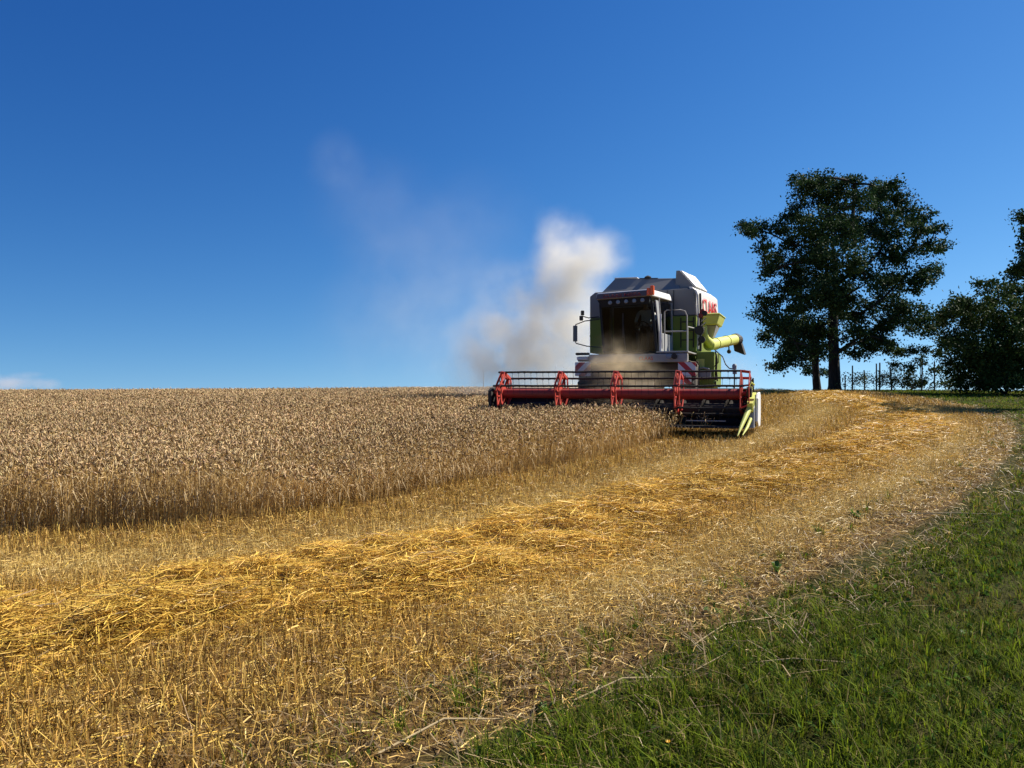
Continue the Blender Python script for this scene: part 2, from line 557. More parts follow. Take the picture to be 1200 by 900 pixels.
def lettering(name, text, mat, height, width, origin, xdir, updir, parent, depth=0.004):
    """raised letters; origin is the lower left corner"""
    cu = bpy.data.curves.new(name, 'FONT')
    cu.body = text; cu.size = 1.0; cu.extrude = 0.0; cu.offset = 0.012
    tmp = bpy.data.objects.new('tmp_text', cu); COL.objects.link(tmp)
    dg = bpy.context.evaluated_depsgraph_get()
    me = bpy.data.meshes.new_from_object(tmp.evaluated_get(dg))
    bpy.data.objects.remove(tmp)
    co = np.zeros(len(me.vertices) * 3); me.vertices.foreach_get('co', co); co = co.reshape(-1, 3)
    mn, mxx = co.min(0), co.max(0)
    uu = (co[:, 0] - mn[0]) / (mxx[0] - mn[0]) * width
    vv = (co[:, 1] - mn[1]) / (mxx[1] - mn[1]) * height
    X, U = Vector(xdir).normalized(), Vector(updir).normalized()
    N = X.cross(U).normalized()
    out = np.array(origin)[None] + uu[:, None] * np.array(X)[None] + vv[:, None] * np.array(U)[None] + depth * np.array(N)[None]
    me.vertices.foreach_set('co', out.ravel())
    bm = bmesh.new(); bm.from_mesh(me)
    r = bmesh.ops.extrude_face_region(bm, geom=bm.faces[:])
    bmesh.ops.translate(bm, vec=N * -depth, verts=[q for q in r['geom'] if isinstance(q, bmesh.types.BMVert)])
    bmesh.ops.recalc_face_normals(bm, faces=bm.faces)
    bm.to_mesh(me); bm.free()
    me.materials.clear(); me.materials.append(mat)
    o = bpy.data.objects.new(name, me); COL.objects.link(o); o.parent = parent
    return o


# ------------------------------------------------------------------ ground sheet
def axis(segs):
    out = []
    for a, b, st in segs:
        out += list(np.arange(a, b, st))
    out.append(segs[-1][1])
    return np.array(out)


gx = axis([(-4000, -400, 600), (-400, -70, 33), (-70, -20, 2.0), (-20, 24, 0.2), (24, 70, 2.0), (70, 400, 33), (400, 4000, 600)])
gy = axis([(-4000, -400, 600), (-400, -20, 38), (-20, 2, 1.0), (2, 30, 0.2), (30, 60, 0.75), (60, 120, 4), (120, 400, 20), (400, 8000, 800)])
X, Y = np.meshgrid(gx, gy)
xf, yf = X.ravel(), Y.ravel()
Z = zg(xf, yf)
near = (np.abs(xf) < 30) & (yf > -5) & (yf < 60)
dsw = np.full(xf.shape, 9.0); dsw[near] = dist_path(xf[near], yf[near], swath)
heap = np.clip(1 - (dsw / 1.0) ** 2, 0, 1) * 0.07 * (0.3 + 1.2 * vnoise(xf, yf, 0.7))
Z = Z + heap + np.where(near, 0.03 * (vnoise(xf, yf, 0.45, 1) - 0.5), 0)
ny, nx = X.shape
idx = np.arange(ny * nx).reshape(ny, nx)
F = np.stack([idx[:-1, :-1], idx[:-1, 1:], idx[1:, 1:], idx[1:, :-1]], -1).reshape(-1, 4)
ing = inpoly(xf, yf, GRASS).astype(float)
cov = np.zeros((len(xf), 3))
cov[:, 1] = ing * 0.9
cov[:, 0] = np.clip(1.25 - dsw / 1.1, 0, 0.8) * (1 - ing) + (yf > 14) * (1 - ing) * np.clip((yf - 14) / 30, 0, 1) * 0.5
dbd = np.full(xf.shape, 9.0); dbd[near] = dist_path(xf[near], yf[near], border)
cov[:, 0] = np.maximum(cov[:, 0], (1 - ing) * np.clip(dbd / 1.6 - 0.25, 0, 1) * (0.35 + 0.35 * vnoise(xf, yf, 0.6, 2)))
cov[:, 0] = np.clip(cov[:, 0], 0, 0.85)
ground = link_mesh('ground', np_mesh('ground', np.stack([xf, yf, Z], 1), [F], cov, 'cover', smooth=True), M_soil)
tag(ground, 'brown field soil rising to a low crest', kind='structure')


def ground_z(x, y):
    d = dist_path(x, y, swath)
    return zg(x, y) + np.clip(1 - (d / 1.0) ** 2, 0, 1) * 0.07 * (0.3 + 1.2 * vnoise(x, y, 0.7))


def scatter(x0, x1, y0, y1, dens, test=None, tmin=-0.78, tmax=0.78):
    """random points in a rectangle, kept to what the lens and a step aside can see"""
    n = int((x1 - x0) * (y1 - y0) * dens)
    x = RNG.uniform(x0, x1, n); y = RNG.uniform(y0, y1, n)
    k = (x > tmin * y - 1.5) & (x < tmax * y + 1.5)
    if test is not None:
        k[k] = test(x[k], y[k])
    return x[k], y[k]


def unit_xy(n):
    a = RNG.uniform(0, 2 * math.pi, n)
    return np.stack([np.cos(a), np.sin(a), np.zeros(n)], 1)


def two_tone(n, dark, light, share):
    """dark pieces among bright ones, painting in the contrast of gaps and highlights, each a little different"""
    k = (RNG.random(n) < share)[:, None]
    return np.where(k, np.array(dark)[None], np.array(light)[None]) * RNG.uniform(0.65, 1.25, (n, 1)) * RNG.uniform(0.93, 1.07, (n, 3))


def mixc(a, b, t):
    return np.array(a)[None] * (1 - t[:, None]) + np.array(b)[None] * t[:, None]


# ------------------------------------------------------------------ standing wheat
wh = Soup()
in_wheat = lambda x, y: inpoly(x, y, WHEAT)
for (y0, y1, dens, wid, full) in ((7, 12.5, 430, 1.0, 2), (12.5, 19, 300, 1.15, 1), (19, 30, 190, 1.5, 0), (30, 46, 120, 2.0, 0), (46, 60, 40, 2.4, 0)):
    x, y = scatter(-50, 13, y0, y1, dens, in_wheat)
    N = len(x)
    de = dist_path(x, y, edge)
    z = zg(x, y)
    h = 0.66 + RNG.normal(0, 0.045, N) + 0.07 * (vnoise(x, y, 2.5) - 0.5) - 0.14 * np.exp(-de / 0.35) * RNG.random(N)
    lean = unit_xy(N) * (np.abs(RNG.normal(0, 0.07, N)) + 0.16 * np.exp(-de / 0.4) * RNG.random(N))[:, None]
    lodge = np.exp(-(((x + 2.7) / 0.55) ** 2 + ((y - 9.9) / 0.9) ** 2))        # the patch that leans over at the edge
    lean += np.stack([0.42 * lodge, -0.25 * lodge, np.zeros(N)], 1) * RNG.uniform(0.5, 1.1, N)[:, None]
    h *= 1 - 0.22 * lodge
    slump = np.exp(-de / 0.55) * np.clip((x + 2.9) / 1.2, 0, 1) * RNG.uniform(0.2, 1.0, N)
    h *= 1 - 0.5 * slump
    lean += np.stack([0.35 * slump, -0.45 * slump, np.zeros(N)], 1) * RNG.uniform(0.0, 1.2, N)[:, None]
    h *= 0.93 + 0.14 * vnoise(x, y, 6.0, 3)
    base = np.stack([x, y, z], 1)
    top = base + lean * h[:, None]; top[:, 2] = z + h * (1 - 0.5 * (lean ** 2).sum(1))
    mid = (base + top) / 2 - lean * 0.12
    t = RNG.random(N)
    stem_c = mixc((0.36, 0.225, 0.07), (0.64, 0.45, 0.17), t) * (0.85 + 0.3 * RNG.random((N, 1)))
    stem_c = stem_c * (1 + 0.35 * np.exp(-de / 0.5) + 0.5 * lodge)[:, None]
    if full == 0:
        P = np.stack([base + (top - base) * 0.35, top], 1)
    else:
        P = np.stack([base, mid, top], 1)
    W = np.full(P.shape[:2], 0.0026 * wid)
    wh.strips(P, W, unit_xy(N), stem_c)
    # nodding ear
    nd = unit_xy(N); bend = RNG.uniform(0.15, 1.0, N)
    el = RNG.uniform(0.075, 0.115, N) * (1 + 0.2 * (wid - 1))
    d = nd * np.sin(bend * 1.7)[:, None]; d[:, 2] = np.cos(bend * 1.7)
    ear_c = two_tone(N, (0.23, 0.14, 0.06), (0.66, 0.475, 0.25), 0.36) * (0.84 + 0.32 * vnoise(x, y, 3.5, 1))[:, None]
    wh.spindles(top, top + d * el[:, None], 0.0088 * wid * RNG.uniform(0.8, 1.25, N), ear_c)
    # dry leaves
    nl = {2: 2, 1: 1, 0: 0}[full]
    for _ in range(nl):
        k = RNG.random(N) < 0.75
        n2 = k.sum()
        hh = RNG.uniform(0.3, 0.92, n2)[:, None]
        a = base[k] + (top[k] - base[k]) * hh
        dd = unit_xy(n2)
        ll = RNG.uniform(0.1, 0.22, n2)[:, None]
        b = a + dd * ll * 0.55; b[:, 2] += ll[:, 0] * RNG.uniform(0.0, 0.6, n2)
        c = a + dd * ll; c[:, 2] -= ll[:, 0] * RNG.uniform(0.1, 0.8, n2)
        sd = np.cross(dd, np.array([[0, 0, 1.0]]))
        w0 = 0.0045 * wid
        lc = mixc((0.34, 0.215, 0.085), (0.64, 0.49, 0.27), RNG.random(n2))
        wh.strips(np.stack([a, b, c], 1), np.tile(np.array([[w0, w0, 0.001]]), (n2, 1)), sd, lc)
tag(wh.build('wheat_crop', M_wheat), 'standing ripe tan wheat covering the left of the field up to the crest', 'wheat', kind='stuff')

# ------------------------------------------------------------------ stubble
st = Soup()
body_foot = [mw(-3.1, -0.3), mw(3.2, -0.3), mw(3.2, 0.9), mw(-3.1, 0.9)]


def in_stubble(x, y):
    return (~inpoly(x, y, WHEAT)) & ((dist_path(x, y, swath) > 0.85) | (RNG.random(x.shape) < 0.25)) & ((~inpoly(x, y, GRASS)) | ((dist_path(x, y, border) < 0.5) & (RNG.random(x.shape) < 0.25)))


for (y0, y1, dens, wid) in ((2.4, 8, 1300, 1.0), (8, 14, 950, 1.15), (14, 26, 480, 1.5), (26, 60, 120, 2.6)):
    x, y = scatter(-13, 22, y0, y1, dens, in_stubble)
    db = dist_path(x, y, border)
    rows = np.cos(np.pi * db / 0.125) ** 2                     # drill rows run along the field edge
    k = RNG.random(len(x)) < np.clip(0.12 + db / 0.9, 0, 1) * (0.5 + 0.7 * vnoise(x, y, 0.5)) * (0.35 + 0.65 * rows if y1 <= 14 else 0.7)
    x, y, db = x[k], y[k], db[k]
    N = len(x)
    z = ground_z(x, y)
    dp = np.minimum(dist_path(x, y, pale1), dist_path(x, y, pale2))
    pale = np.exp(-(dp / 0.55) ** 2) * (0.55 + 0.45 * vnoise(x, y, 0.5, 2))
    h = RNG.uniform(0.07, 0.17, N) * (1 - 0.3 * pale) * np.clip(0.5 + db / 2, 0.5, 1) * (1 + 0.1 * (wid - 1))
    lean = unit_xy(N) * np.abs(RNG.normal(0, 0.42, N))[:, None]
    base = np.stack([x, y, z - 0.01], 1)
    top = base + lean * h[:, None]; top[:, 2] += h
    c = two_tone(N, (0.21, 0.115, 0.020), (0.72, 0.47, 0.115), 0.45)
    c = c * (1 - 0.75 * pale[:, None]) + np.array([[0.80, 0.60, 0.21]]) * 0.75 * pale[:, None]
    W = np.tile(np.array([[0.0024, 0.0021]]), (N, 1)) * wid * RNG.uniform(0.7, 1.3, (N, 1))
    st.strips(np.stack([base, top], 1), W, unit_xy(N), c)
    # loose straw and torn leaves lying between
    x, y = scatter(-13, 22, y0, y1, dens * 0.85, in_stubble)
    N = len(x); z = ground_z(x, y)
    dp = np.minimum(dist_path(x, y, pale1), dist_path(x, y, pale2)); pale = np.exp(-(dp / 0.55) ** 2) * (0.55 + 0.45 * vnoise(x, y, 0.5, 2))
    d = unit_xy(N); L = RNG.uniform(0.03, 0.15, N)
    a = np.stack([x, y, z + RNG.uniform(0.0, 0.06, N)], 1)
    b = a + d * L[:, None]; b[:, 2] = z + RNG.uniform(0.0, 0.06, N)
    m = (a + b) / 2; m[:, 2] += RNG.uniform(-0.01, 0.02, N)
    c = two_tone(N, (0.21, 0.12, 0.023), (0.73, 0.49, 0.13), 0.45)
    c = c * (1 - 0.75 * pale[:, None]) + np.array([[0.80, 0.62, 0.23]]) * 0.75 * pale[:, None]
    W = np.full((N, 3), 0.0022 * wid) * RNG.uniform(0.6, 1.4, (N, 1))
    sd = np.cross(d, np.array([[0, 0, 1.0]])) * 0.8 + np.array([[0, 0, 0.5]]) * RNG.normal(size=(N, 1))
    st.strips(np.stack([a, m, b], 1), W, sd, c)
tag(st.build('stubble', M_straw), 'short cut golden stubble between the wheat and the grass', 'stubble', kind='stuff')

# ------------------------------------------------------------------ straw swath
sw = Soup()
for (y0, y1, dens, wid) in ((2.5, 8, 3200, 1.0), (8, 14, 2100, 1.15), (14, 24, 950, 1.6), (24, 50, 320, 2.6)):
    n_try = scatter(-12, 17, y0, y1, dens)
    x, y = n_try
    d0 = dist_path(x, y, swath)
    half = 1.2 + 0.5 * (vnoise(x, y, 1.6, 2) - 0.5)
    k = (d0 < half * 2.0) & (RNG.random(len(x)) < np.clip(1.25 - 0.9 * d0 / half, 0.10, 1) * (0.35 + 0.9 * vnoise(x, y, 0.45, 3))) & (~inpoly(x, y, GRASS))
    x, y, d0, half = x[k], y[k], d0[k], half[k]
    N = len(x)
    prof = np.clip(1 - (d0 / half) ** 2, 0, 1) * (0.02 + 0.20 * np.clip(vnoise(x, y, 0.42, 1) * 1.7 - 0.45, 0, 1))
    z = ground_z(x, y)
    d = unit_xy(N); L = RNG.uniform(0.08, 0.38, N)
    tilt = RNG.normal(0, 0.16, N)
    cz = z + prof * RNG.random(N) ** 0.6 + 0.008
    ctr = np.stack([x, y, cz], 1)
    half_l = d * (L / 2)[:, None]; half_l[:, 2] = L / 2 * tilt
    bow = np.cross(d, np.array([[0, 0, 1.0]])) * (RNG.normal(0, 0.09, N) * L)[:, None]; bow[:, 2] += RNG.uniform(0, 0.07, N) * L
    A_, B_ = ctr - half_l, ctr + half_l
    A_[:, 2] = np.maximum(A_[:, 2], z); B_[:, 2] = np.maximum(B_[:, 2], z)
    c = two_tone(N, (0.30, 0.155, 0.018), (0.80, 0.515, 0.090), 0.28) * (0.85 + 0.3 * vnoise(x, y, 1.1))[:, None]
    W = np.full((N, 3), 0.0025 * wid) * RNG.uniform(0.6, 1.5, (N, 1))
    sd = np.cross(d, np.array([[0, 0, 1.0]])) + np.array([[0, 0, 0.7]]) * RNG.normal(size=(N, 1))
    sd /= np.linalg.norm(sd, axis=1, keepdims=True)
    sw.strips(np.stack([A_, ctr + bow, B_], 1), W, sd, c)
tag(sw.build('straw_swath', M_straw), 'thick golden windrow of loose straw curving through the stubble', 'straw', kind='stuff')

# ------------------------------------------------------------------ grass
gr = Soup()
def ragged(x, y):
    """the grass edge wanders in and out of the field"""
    return x + (vnoise(x, y, 0.9, 0) - 0.5) * 1.3 + (vnoise(x, y, 0.3, 2) - 0.5) * 0.5


in_grass = lambda x, y: inpoly(ragged(x, y), y, GRASS) | ((dist_path(x, y, border) < 0.7) & (RNG.random(x.shape) < 0.10))
for (y0, y1, dens, wid) in ((2.2, 5.5, 8000, 1.0), (5.5, 9, 4200, 1.15), (9, 16, 1300, 1.6), (16, 28, 420, 2.4), (28, 48, 120, 4.0)):
    x, y = scatter(-3, 36, y0, y1, dens, in_grass)
    db = dist_path(x, y, border)
    patch = vnoise(x, y, 0.8, 2) * 0.6 + vnoise(x, y, 0.25, 1) * 0.4
    k = RNG.random(len(x)) < np.clip(db / 0.4 + 0.12, 0, 1) * np.clip((patch - 0.18) * 2.4, 0.55, 1)
    x, y, patch = x[k], y[k], patch[k]
    N = len(x)
    z = ground_z(x, y)
    tall = vnoise(x, y, 0.5, 0)
    h = RNG.uniform(0.022, 0.070, N) * (0.4 + 1.3 * tall) * (1 + 0.12 * (wid - 1)) * np.where(y < 4.2, 1.3, 1.0)
    ld = unit_xy(N)
    base = np.stack([x, y, z - 0.005], 1)
    p1 = base + ld * (h * 0.18)[:, None]; p1[:, 2] += h * 0.6
    p2 = base + ld * (h * RNG.uniform(0.3, 1.0, N))[:, None]; p2[:, 2] += h * RNG.uniform(0.7, 1.05, N)
    # a third of the blades stand in tufts that fan outwards
    if y1 <= 16:
        nt = max(1, N // 45)
        tc_ = RNG.integers(0, N, nt)
        pick = RNG.random(N) < 0.5
        own = RNG.integers(0, nt, pick.sum())
        spread = np.abs(RNG.normal(0, 0.028, pick.sum())) * wid
        base[pick, 0] = x[tc_][own] + ld[pick, 0] * spread
        base[pick, 1] = y[tc_][own] + ld[pick, 1] * spread
        base[pick, 2] = z[tc_][own]
        h[pick] *= RNG.uniform(1.0, 1.9, nt)[own]
        p1 = base + ld * (h * 0.18)[:, None]; p1[:, 2] += h * 0.6
        p2 = base + ld * (h * RNG.uniform(0.3, 1.0, N))[:, None]; p2[:, 2] += h * RNG.uniform(0.7, 1.05, N)
    c = mixc((0.026, 0.050, 0.004), (0.25, 0.33, 0.018), RNG.random(N) ** 1.3)
    dry = RNG.random(N) < 0.03 + 0.30 * np.clip(vnoise(x, y, 0.9, 1) - 0.62, 0, 1) + 0.12 * np.exp(-dist_path(x, y, border) / 0.3)
    c[dry] = mixc((0.30, 0.22, 0.09), (0.50, 0.40, 0.18), RNG.random(dry.sum()))
    yel = np.clip((vnoise(x, y, 0.7, 3) - 0.45) * 2.0, 0, 0.9)[:, None]
    c = c * (1 - yel) + np.array([[0.19, 0.145, 0.035]]) * yel * RNG.uniform(0.5, 1.4, (N, 1))
    W = np.stack([np.full(N, 0.0022), np.full(N, 0.0022), np.full(N, 0.0004)], 1) * wid * RNG.uniform(0.7, 1.4, (N, 1))
    sd = np.cross(ld, np.array([[0, 0, 1.0]]))
    gr.strips(np.stack([base, p1, p2], 1), W, sd, c)
    # low broad leaves (clover, plantain)
    k = RNG.random(N) < 0.09
    pts = base[k].copy(); pts[:, 2] += RNG.uniform(0.01, 0.05, k.sum())
    gr.leaves(pts, RNG.uniform(0.02, 0.05, k.sum()) * wid ** 0.5, mixc((0.04, 0.09, 0.014), (0.10, 0.19, 0.03), RNG.random(k.sum())), 0.6, -0.4)
tag(gr.build('grass', M_grass), 'green meadow grass with dry blades beside the stubble', 'grass', kind='stuff')

# dead weed litter along the field edge
dl = Soup()
for (y0, y1, dens, wid) in ((2.4, 8, 120, 1.0), (8, 22, 36, 1.6)):
    x, y = scatter(-3, 18, y0, y1, dens, lambda x, y: dist_path(x, y, border) < 0.75)
    N = len(x); z = ground_z(x, y)
    d = unit_xy(N); L = RNG.uniform(0.05, 0.35, N)
    a = np.stack([x, y, z + RNG.uniform(0.0, 0.05, N)], 1); b = a + d * L[:, None]; b[:, 2] = z + RNG.uniform(0.0, 0.12, N)
    m = (a + b) / 2; m[:, 2] += RNG.uniform(-0.005, 0.03, N); m[:, :2] += RNG.normal(0, 0.012, (N, 2))
    dl.strips(np.stack([a, m, b], 1), np.full((N, 3), 0.0024 * wid) * RNG.uniform(0.5, 1.5, (N, 1)), np.cross(d, np.array([[0, 0, 1.0]])),
              mixc((0.13, 0.085, 0.04), (0.42, 0.31, 0.15), RNG.random(N)))
tag(dl.build('weed_litter', M_straw), 'dry grey brown weed litter along the edge of the field', 'litter', kind='stuff')

# ------------------------------------------------------------------ combine harvester
combine = empty('combine_harvester', MO, -MA)
tag(combine, 'lime green and white combine harvester with a wide red reel cutting the wheat', 'combine harvester')
K = combine


def machine_ground(x, y):
    a, b = mw(x, y)
    return zf(a, b) - MO[2]


# chassis and body
m = MB()
m.box(-1.40, 1.40, 4.25, 8.6, 1.15, 2.03)
m.hexa([(-1.40, 8.6, 1.3), (1.40, 8.6, 1.3), (1.25, 10.2, 1.75), (-1.25, 10.2, 1.75), (-1.40, 8.6, 3.4), (1.40, 8.6, 3.4), (1.25, 10.0, 3.1), (-1.25, 10.0, 3.1)])
body = m.build('body', M_dkgreen, K, 0.03)
m = MB()
m.box(-1.66, 1.42, 4.22, 8.3, 2.032, 3.05)
hop = m.build('hopper_wall', M_dkgreen, K, 0.025)
m = MB()
for z in (2.35, 2.62, 2.86):
    m.box(1.02, 1.33, 4.195, 4.216, z, z + 0.03)
for x in (0.98, 1.33):
    m.box(x, x + 0.03, 4.19, 4.214, 2.15, 3.0)
m.build('access_frame', M_steel, hop)
m = MB(); m.box(-1.66, -0.8, 4.2, 4.217, 2.52, 2.55); m.build('panel_rib', M_dkgreen, hop)
m = MB()
m.box(1.5, 1.98, 3.5, 5.6, 1.02, 2.0)
m.prism([(3.5, 1.02), (3.9, 0.55), (5.2, 0.55), (5.6, 1.02)], 'x', 1.5, 1.9)
shield = m.build('side_shield', M_dkgreen, K, 0.03)
m = MB(); m.box(1.50, 1.72, 3.455, 3.497, 1.56, 1.80); m.build('data_plate', M_yellow, shield, 0.008)
m = MB(); m.box(1.5, 1.9, 3.35, 3.46, 1.30, 1.48); m.tube([(1.55, 3.40, 1.52), (1.7, 3.36, 1.56), (1.86, 3.40, 1.52)], 0.025); m.build('tool_box', M_grey, shield, 0.02)
m = MB()
for q in range(6):
    m.lathe([(-0.02, 0.05 + 0.02 * (q % 3)), (0.02, 0.05 + 0.02 * (q % 3))], (2.0, 3.6 + 0.05 * q, 1.15 + 0.14 * q), 'x', 12)
m.tube([(2.0, 3.55, 2.0), (2.05, 3.5, 1.8), (2.03, 3.52, 1.5), (2.05, 3.6, 1.2)], 0.02)
m.tube([(1.98, 3.6, 2.05), (2.1, 3.5, 1.95), (2.08, 3.5, 1.7), (1.98, 3.55, 1.6)], 0.015)
m.build('drive_pulleys', M_steel, shield)

# grain tank
m = MB()
m.prism([(-1.66, 3.052), (1.42, 3.052), (1.42, 3.74), (1.34, 3.82), (-1.5, 3.82), (-1.66, 3.70)], 'y', 4.24, 7.6)
tank = m.build('grain_tank', M_tank, K, 0.02)
m = MB()
m.box(0.78, 0.795, 4.22, 4.237, 3.06, 3.79); m.box(-1.6, 1.38, 4.222, 4.237, 3.062, 3.075)
m.box(0.6, 0.615, 4.223, 4.237, 3.3, 3.79)
m.build('panel_seam', M_black, tank)
# flared white side panel with its lettering
A0, A1, A2, A3 = (1.45, 4.24, 3.06), (1.80, 6.9, 3.06), (1.72, 6.9, 3.86), (1.40, 4.24, 3.84)
m = MB()
m.hexa([A0, (1.40, 4.24, 3.06), (1.42, 6.9, 3.06), A1, (A3[0], A3[1], 3.74), (1.30, 4.24, 3.74), (1.42, 6.9, 3.74), (1.76, 6.9, 3.76)])
m.hexa([(1.40, 4.241, 3.741), (1.30, 4.241, 3.741), (1.42, 6.899, 3.741), (1.76, 6.899, 3.761), (1.30, 4.26, 3.87), (1.2, 4.26, 3.87), (1.30, 6.75, 3.92), (1.55, 6.75, 3.92)])
spanel = m.build('side_panel', M_white, K, 0.035)
X = Vector((A1[0] - A0[0], A1[1] - A0[1], 0)).normalized()
p0 = Vector((1.455, 4.24, 3.17)) + X * 0.62
lettering('lettering', 'CLAAS', M_redtxt, 0.44, 1.75, (p0.x + 0.003, p0.y, p0.z), X, (-0.05, 0, 1), spanel, 0.012)
m = MB(); m.tube([(1.47, 4.21, 2.1), (1.48, 4.19, 3.1), (1.46, 4.19, 3.62), (1.40, 4.22, 3.76)], 0.028); m.build('edge_rail', M_white, spanel)
m = MB(); m.tube([(1.545, 4.16, 2.05), (1.545, 4.16, 3.1), (1.53, 4.17, 3.66)], 0.032); m.build('air_pipe', M_black, K)

# folded tank covers
m = MB()
m.hexa([(-1.35, 4.42, 3.823), (0.95, 4.42, 3.823), (0.95, 4.47, 3.823), (-1.35, 4.47, 3.823), (-1.02, 4.78, 4.27), (0.80, 4.78, 4.20), (0.80, 4.83, 4.20), (-1.02, 4.83, 4.27)])
m.hexa([(-1.36, 4.46, 3.823), (-1.31, 4.46, 3.823), (-1.31, 7.0, 3.823), (-1.36, 7.0, 3.823), (-1.03, 4.82, 4.27), (-0.98, 4.82, 4.27), (-0.98, 6.6, 4.27), (-1.03, 6.6, 4.27)])
cov_ = m.build('tank_cover', M_tank, K, 0.012)
m = MB(); m.hexa([(-1.05, 4.77, 4.272), (-0.35, 4.77, 4.262), (-0.35, 6.5, 4.262), (-1.05, 6.5, 4.272), (-1.04, 4.78, 4.30), (-0.36, 4.78, 4.29), (-0.36, 6.5, 4.29), (-1.04, 6.5, 4.30)])
m.build('cover_flap', M_white, cov_, 0.008)
m = MB(); m.lathe([(0, 0.10), (0.05, 0.10), (0.09, 0.03)], (-0.05, 4.82, 4.23), 'z', 14); m.tube([(-0.3, 4.8, 4.24), (0.25, 4.8, 4.22)], 0.02); m.build('cover_hinge', M_steel, cov_)
# the raised louvred flap on the sunny side
m = MB()
m.add([(0.78, 4.55, 3.82), (1.36, 4.45, 3.875), (0.90, 4.62, 4.40), (0.80, 4.64, 4.40), (0.78, 6.4, 3.82), (1.5, 6.4, 3.93), (1.14, 6.2, 4.40), (1.05, 6.2, 4.40)],
      [(0, 1, 2, 3), (7, 6, 5, 4), (0, 3, 7, 4), (3, 2, 6, 7), (1, 0, 4, 5), (2, 1, 5, 6)])
flap = m.build('tank_side_cover', M_tank, K, 0.01)
m = MB()
P0, P1, P2, P3 = Vector((1.36, 4.45, 3.875)), Vector((1.5, 6.4, 3.93)), Vector((1.14, 6.2, 4.40)), Vector((0.90, 4.62, 4.40))
nrm = (P1 - P0).cross(P3 - P0).normalized()
if nrm.x < 0: nrm = -nrm
for (u0, u1) in ((0.03, 0.47), (0.53, 0.97)):
    for (v0, v1) in ((0.03, 0.49), (0.52, 0.97)):
        q = []
        for (u, v) in ((u0, v0), (u1, v0), (u1, v1), (u0, v1)):
            q.append((P0 * (1 - u) + P1 * u) * (1 - v) + (P3 * (1 - u) + P2 * u) * v)
        m.hexa([a + nrm * 0.004 for a in q] + [a + nrm * 0.03 for a in q])
m.build('louvre_panel', M_white, flap, 0.006)

# fuel tank, hopper and unloading auger on the machine's left
m = MB()
m.hexa([(1.56, 4.6, 2.80), (1.94, 4.62, 2.82), (1.96, 6.0, 2.82), (1.56, 6.0, 2.80), (1.56, 4.55, 3.08), (2.03, 4.58, 3.09), (2.06, 6.1, 3.09), (1.56, 6.1, 3.08)])
m.hexa([(1.55, 4.52, 3.082), (2.06, 4.55, 3.092), (2.09, 6.14, 3.092), (1.55, 6.14, 3.082), (1.58, 4.56, 3.13), (2.03, 4.58, 3.14), (2.06, 6.1, 3.14), (1.58, 6.1, 3.13)])
m.build('fuel_tank', M_yellow, K, 0.03)
m = MB()
m.hexa([(1.66, 5.0, 2.46), (1.80, 5.0, 2.46), (1.80, 5.4, 2.46), (1.66, 5.4, 2.46), (1.60, 4.75, 2.797), (1.92, 4.75, 2.797), (1.92, 5.8, 2.797), (1.60, 5.8, 2.797)])
m.build('tank_bracket', M_grey, K, 0.01)
m = MB()
m.tube([(1.62, 4.55, 2.78), (1.62, 4.55, 2.6), (1.63, 4.6, 2.42), (1.72, 4.9, 2.28)], [0.06, 0.07, 0.11, 0.15], 14)
tb = [(1.70, 4.85, 2.24), (1.80, 5.6, 2.31), (2.0, 7.0, 2.45), (2.18, 8.2, 2.57)]
m.tube(tb, [0.165, 0.17, 0.17, 0.17], 20)
m.tube([Vector(tb[1]) + Vector((0, -.02, 0)), Vector(tb[1]) + Vector((0.004, .03, 0.003))], 0.185, 20)
m.tube([Vector(tb[2]) + Vector((0, -.02, 0)), Vector(tb[2]) + Vector((0.004, .03, 0.003))], 0.185, 20)
aug = m.build('unloading_auger', M_yellow, K, 0, True)
m = MB()
m.tube([(2.17, 8.15, 2.565), (2.21, 8.35, 2.59), (2.27, 8.5, 2.55)], [0.19, 0.195, 0.19], 16)
m.hexa([(2.16, 8.35, 2.20), (2.50, 8.35, 2.06), (2.52, 8.8, 2.10), (2.2, 8.8, 2.24), (2.08, 8.3, 2.72), (2.30, 8.3, 2.76), (2.32, 8.72, 2.76), (2.1, 8.72, 2.72)])
m.build('rubber_spout', M_black, aug, 0.02)
m = MB(); m.tube([(2.05, 7.6, 2.32), (2.05, 7.6, 2.2)], 0.02); m.lathe([(-0.05, 0.05), (0.05, 0.07)], (2.05, 7.6, 2.16), 'y', 12); m.build('work_lamp', M_black, aug)
m = MB()
for q in range(5):
    zz = 2.2 + 0.13 * q
    m.tube([(1.48 + 0.03 * q, 4.17, zz), (1.54, 4.05, zz + 0.12), (1.60 + 0.02 * q, 4.25, zz + 0.25)], 0.018)
m.lathe([(-0.06, 0.13), (0.06, 0.13)], (1.52, 4.08, 2.62), 'y', 16); m.lathe([(-0.05, 0.10), (0.05, 0.10)], (1.58, 4.1, 2.36), 'y', 16)
m.build('hydraulic_hoses', M_black, K)
m = MB(); m.box(1.49, 1.62, 4.1, 4.2, 2.98, 3.10); m.box(1.53, 1.64, 4.12, 4.2, 3.105, 3.22); m.build('marker_light', M_dkred, K, 0.015)
m = MB(); m.lathe([(-0.02, 0.07), (0.1, 0.075), (0.14, 0.03)], (1.66, 4.1, 3.1), 'y', 14); m.build('work_lamp', M_black, K)

